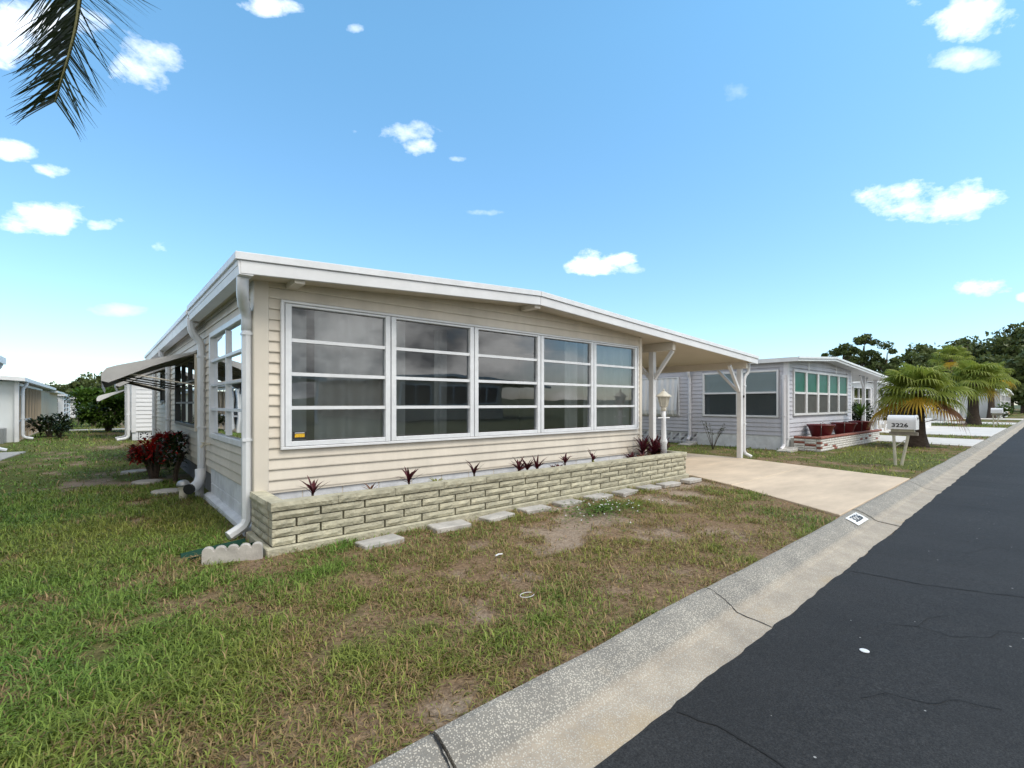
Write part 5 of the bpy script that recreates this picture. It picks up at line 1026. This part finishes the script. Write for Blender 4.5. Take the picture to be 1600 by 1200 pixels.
def blades(n, rmin, rmax, hgt, wid, power, name):
    th = HEAD + (pr_.rand(n) * 2 - 1) * R(62); u = pr_.rand(n); r = (rmin ** power + u * (rmax ** power - rmin ** power)) ** (1 / power)
    x = r * np.cos(th); y = r * np.sin(th); ok = allowed(x, y); x, y, r = x[ok], y[ok], r[ok]
    ba, de = patches(x, y); tuft = fbm(x * 5, y * 5, 44, 3); keep = pr_.rand(len(x)) < np.clip((1 - ba * .95) * (1 - .35 * de) * sstep(.12, .72, tuft + .15 * (1 - de)) * 1.25, 0, 1); x, y, r, ba, de, tuft = (q[keep] for q in (x, y, r, ba, de, tuft))
    m = len(x); az = pr_.rand(m) * 6.283; lean = pr_.rand(m) ** .7 * 1.25; gr = fbm(x * .5, y * .5, 77); L_ = hgt * (.45 + .9 * pr_.rand(m)) * (.55 + 1.15 * tuft) * (1 - .35 * de) * (1 + r * .02); w = wid * (.6 + .7 * pr_.rand(m)) * (1 + r * .07)
    dx, dy = np.cos(az), np.sin(az); z0 = np.full(m, -.022) + 0; 
    def pt(f, bend):  # position along blade
        a = lean + bend * f; return x + dx * L_ * f * np.sin(a), y + dy * L_ * f * np.sin(a), z0 + L_ * f * np.cos(np.minimum(a, 1.5)) + .004
    P0, P1, P2 = pt(0, 0), pt(.55, .25), pt(1, .55); sx, sy = -dy * w, dx * w
    V = np.stack([np.stack([P0[0] - sx, P0[1] - sy, P0[2]], 1), np.stack([P0[0] + sx, P0[1] + sy, P0[2]], 1), np.stack([P1[0] + sx * .8, P1[1] + sy * .8, P1[2]], 1), np.stack([P1[0] - sx * .8, P1[1] - sy * .8, P1[2]], 1), np.stack(P2, 1)], 1).reshape(-1, 3)
    base = np.arange(m) * 5; loops = np.stack([base, base + 1, base + 2, base + 3, base + 3, base + 2, base + 4], 1).ravel(); ls = np.stack([np.arange(m) * 7, np.arange(m) * 7 + 4], 1).ravel(); lt = np.tile([4, 3], m)
    me = bpy.data.meshes.new(name); me.vertices.add(len(V)); me.vertices.foreach_set('co', V.ravel()); me.loops.add(len(loops)); me.loops.foreach_set('vertex_index', loops); me.polygons.add(2 * m); me.polygons.foreach_set('loop_start', ls); me.polygons.foreach_set('loop_total', lt); me.update()
    straw = np.clip((pr_.rand(m) < (.06 + .58 * de + .25 * ba)).astype(float) * (.6 + .4 * pr_.rand(m)) + .1 * pr_.rand(m), 0, 1); lush = np.clip((gr - .35) * 2.2 + (1 - np.clip((x + 1.5) / 3, 0, 1)) * .5, 0, 1)
    g1 = np.array([.225, .255, .050]); g2 = np.array([.135, .255, .042]); st = np.array([.31, .205, .110]); c = g1 * (1 - lush[:, None]) + g2 * lush[:, None]; c = c * (1 - straw[:, None]) + st * straw[:, None]; c *= (.55 + .85 * pr_.rand(m))[:, None]
    ca = me.attributes.new('tint', 'FLOAT_COLOR', 'POINT'); ca.data.foreach_set('color', np.repeat(np.concatenate([c, np.ones((m, 1))], 1), 5, axis=0).astype(np.float32).ravel())
    me.materials.append(MATS['grass_blade']); o = bpy.data.objects.new(name, me); COL.objects.link(o); o['kind'] = 'stuff'; tag(o, {'grass': 'short patchy green and straw coloured lawn grass in the foreground', 'far_grass': 'mown grass farther off between the houses'}[name], 'grass'); return m
gmb = bpy.data.materials.new('grass_blade'); gmb.use_nodes = True; t = gmb.node_tree; p = t.nodes['Principled BSDF']; p.inputs['Roughness'].default_value = .55; p.inputs['Specular IOR Level'].default_value = .25
a_ = t.nodes.new('ShaderNodeAttribute'); a_.attribute_name = 'tint'; t.links.new(a_.outputs['Color'], p.inputs['Base Color']); tl = t.nodes.new('ShaderNodeBsdfTranslucent'); t.links.new(a_.outputs['Color'], tl.inputs['Color']); ms = t.nodes.new('ShaderNodeMixShader'); ms.inputs[0].default_value = .3
t.links.new(p.outputs[0], ms.inputs[1]); t.links.new(tl.outputs[0], ms.inputs[2]); t.links.new(ms.outputs[0], t.nodes['Material Output'].inputs['Surface']); MATS['grass_blade'] = gmb
n1_ = blades(620000, 1.5, 9.5, .066, .0025, 1.25, 'grass'); n2_ = blades(150000, 9.5, 42, .07, .0045, 1.2, 'far_grass'); print('blades', n1_, n2_)
# clover patch with white flowers, and a few specks of litter
cl = thing('clover', 'bright green clover patch with tiny white flowers on the bare front lawn', 'weed', (4.4, 3.55, 0)); cb = MB(); fb = MB(); rg_ = random.Random(15)
for i in range(1500):
    a = rg_.uniform(0, 6.28); q = abs(rg_.gauss(0, .5)); x = 4.4 + 1.0 * q * math.cos(a); y = 3.55 + .55 * q * math.sin(a); z = rg_.uniform(.0, .045); s = rg_.uniform(.008, .016); k = rg_.uniform(0, 6.28)
    cb.add([(x + s * math.cos(k + j * 1.2566), y + s * math.sin(k + j * 1.2566), z + rg_.uniform(-.004, .004)) for j in range(5)], [(0, 1, 2, 3, 4)])
    if i % 28 == 0: fb.lathe((x, y, z + .012), [(.003, 0), (.009, .004), (.006, .010)], 6)
co_ = cb.build('leaves', leaf_mat('clover_leaf', (.13, .21, .035), (.06, .12, .02), .3, 40), cl, fix=False); co_['kind'] = 'stuff'; fo = fb.build('flowers', M_WHITE, cl); fo['kind'] = 'stuff'
def litter(label, x, y, pts, r, m): tag(MB().tube([(x + a, y + b_, z) for a, b_, z in pts], r, 6).build('litter', m), label, 'litter')
litter('white curl of string lying on the grass', 2.02, 2.22, [(.05 * math.cos(a), .035 * math.sin(a), .03) for a in np.linspace(.3, 5.6, 14)], .0018, M_WHITE); litter('small white scrap on the lawn', 2.35, 2.95, [(0, 0, .03), (.04, .01, .032), (.07, .0, .03)], .006, M_WHITE)
tag(MB().lathe((3.05, .72, road_z(3.05, .72)), [(.022, 0), (.022, .003), (.018, .004)], 14).build('litter', M_WHITE), 'white round scrap lying on the asphalt', 'litter')
print('objects', len(bpy.data.objects))
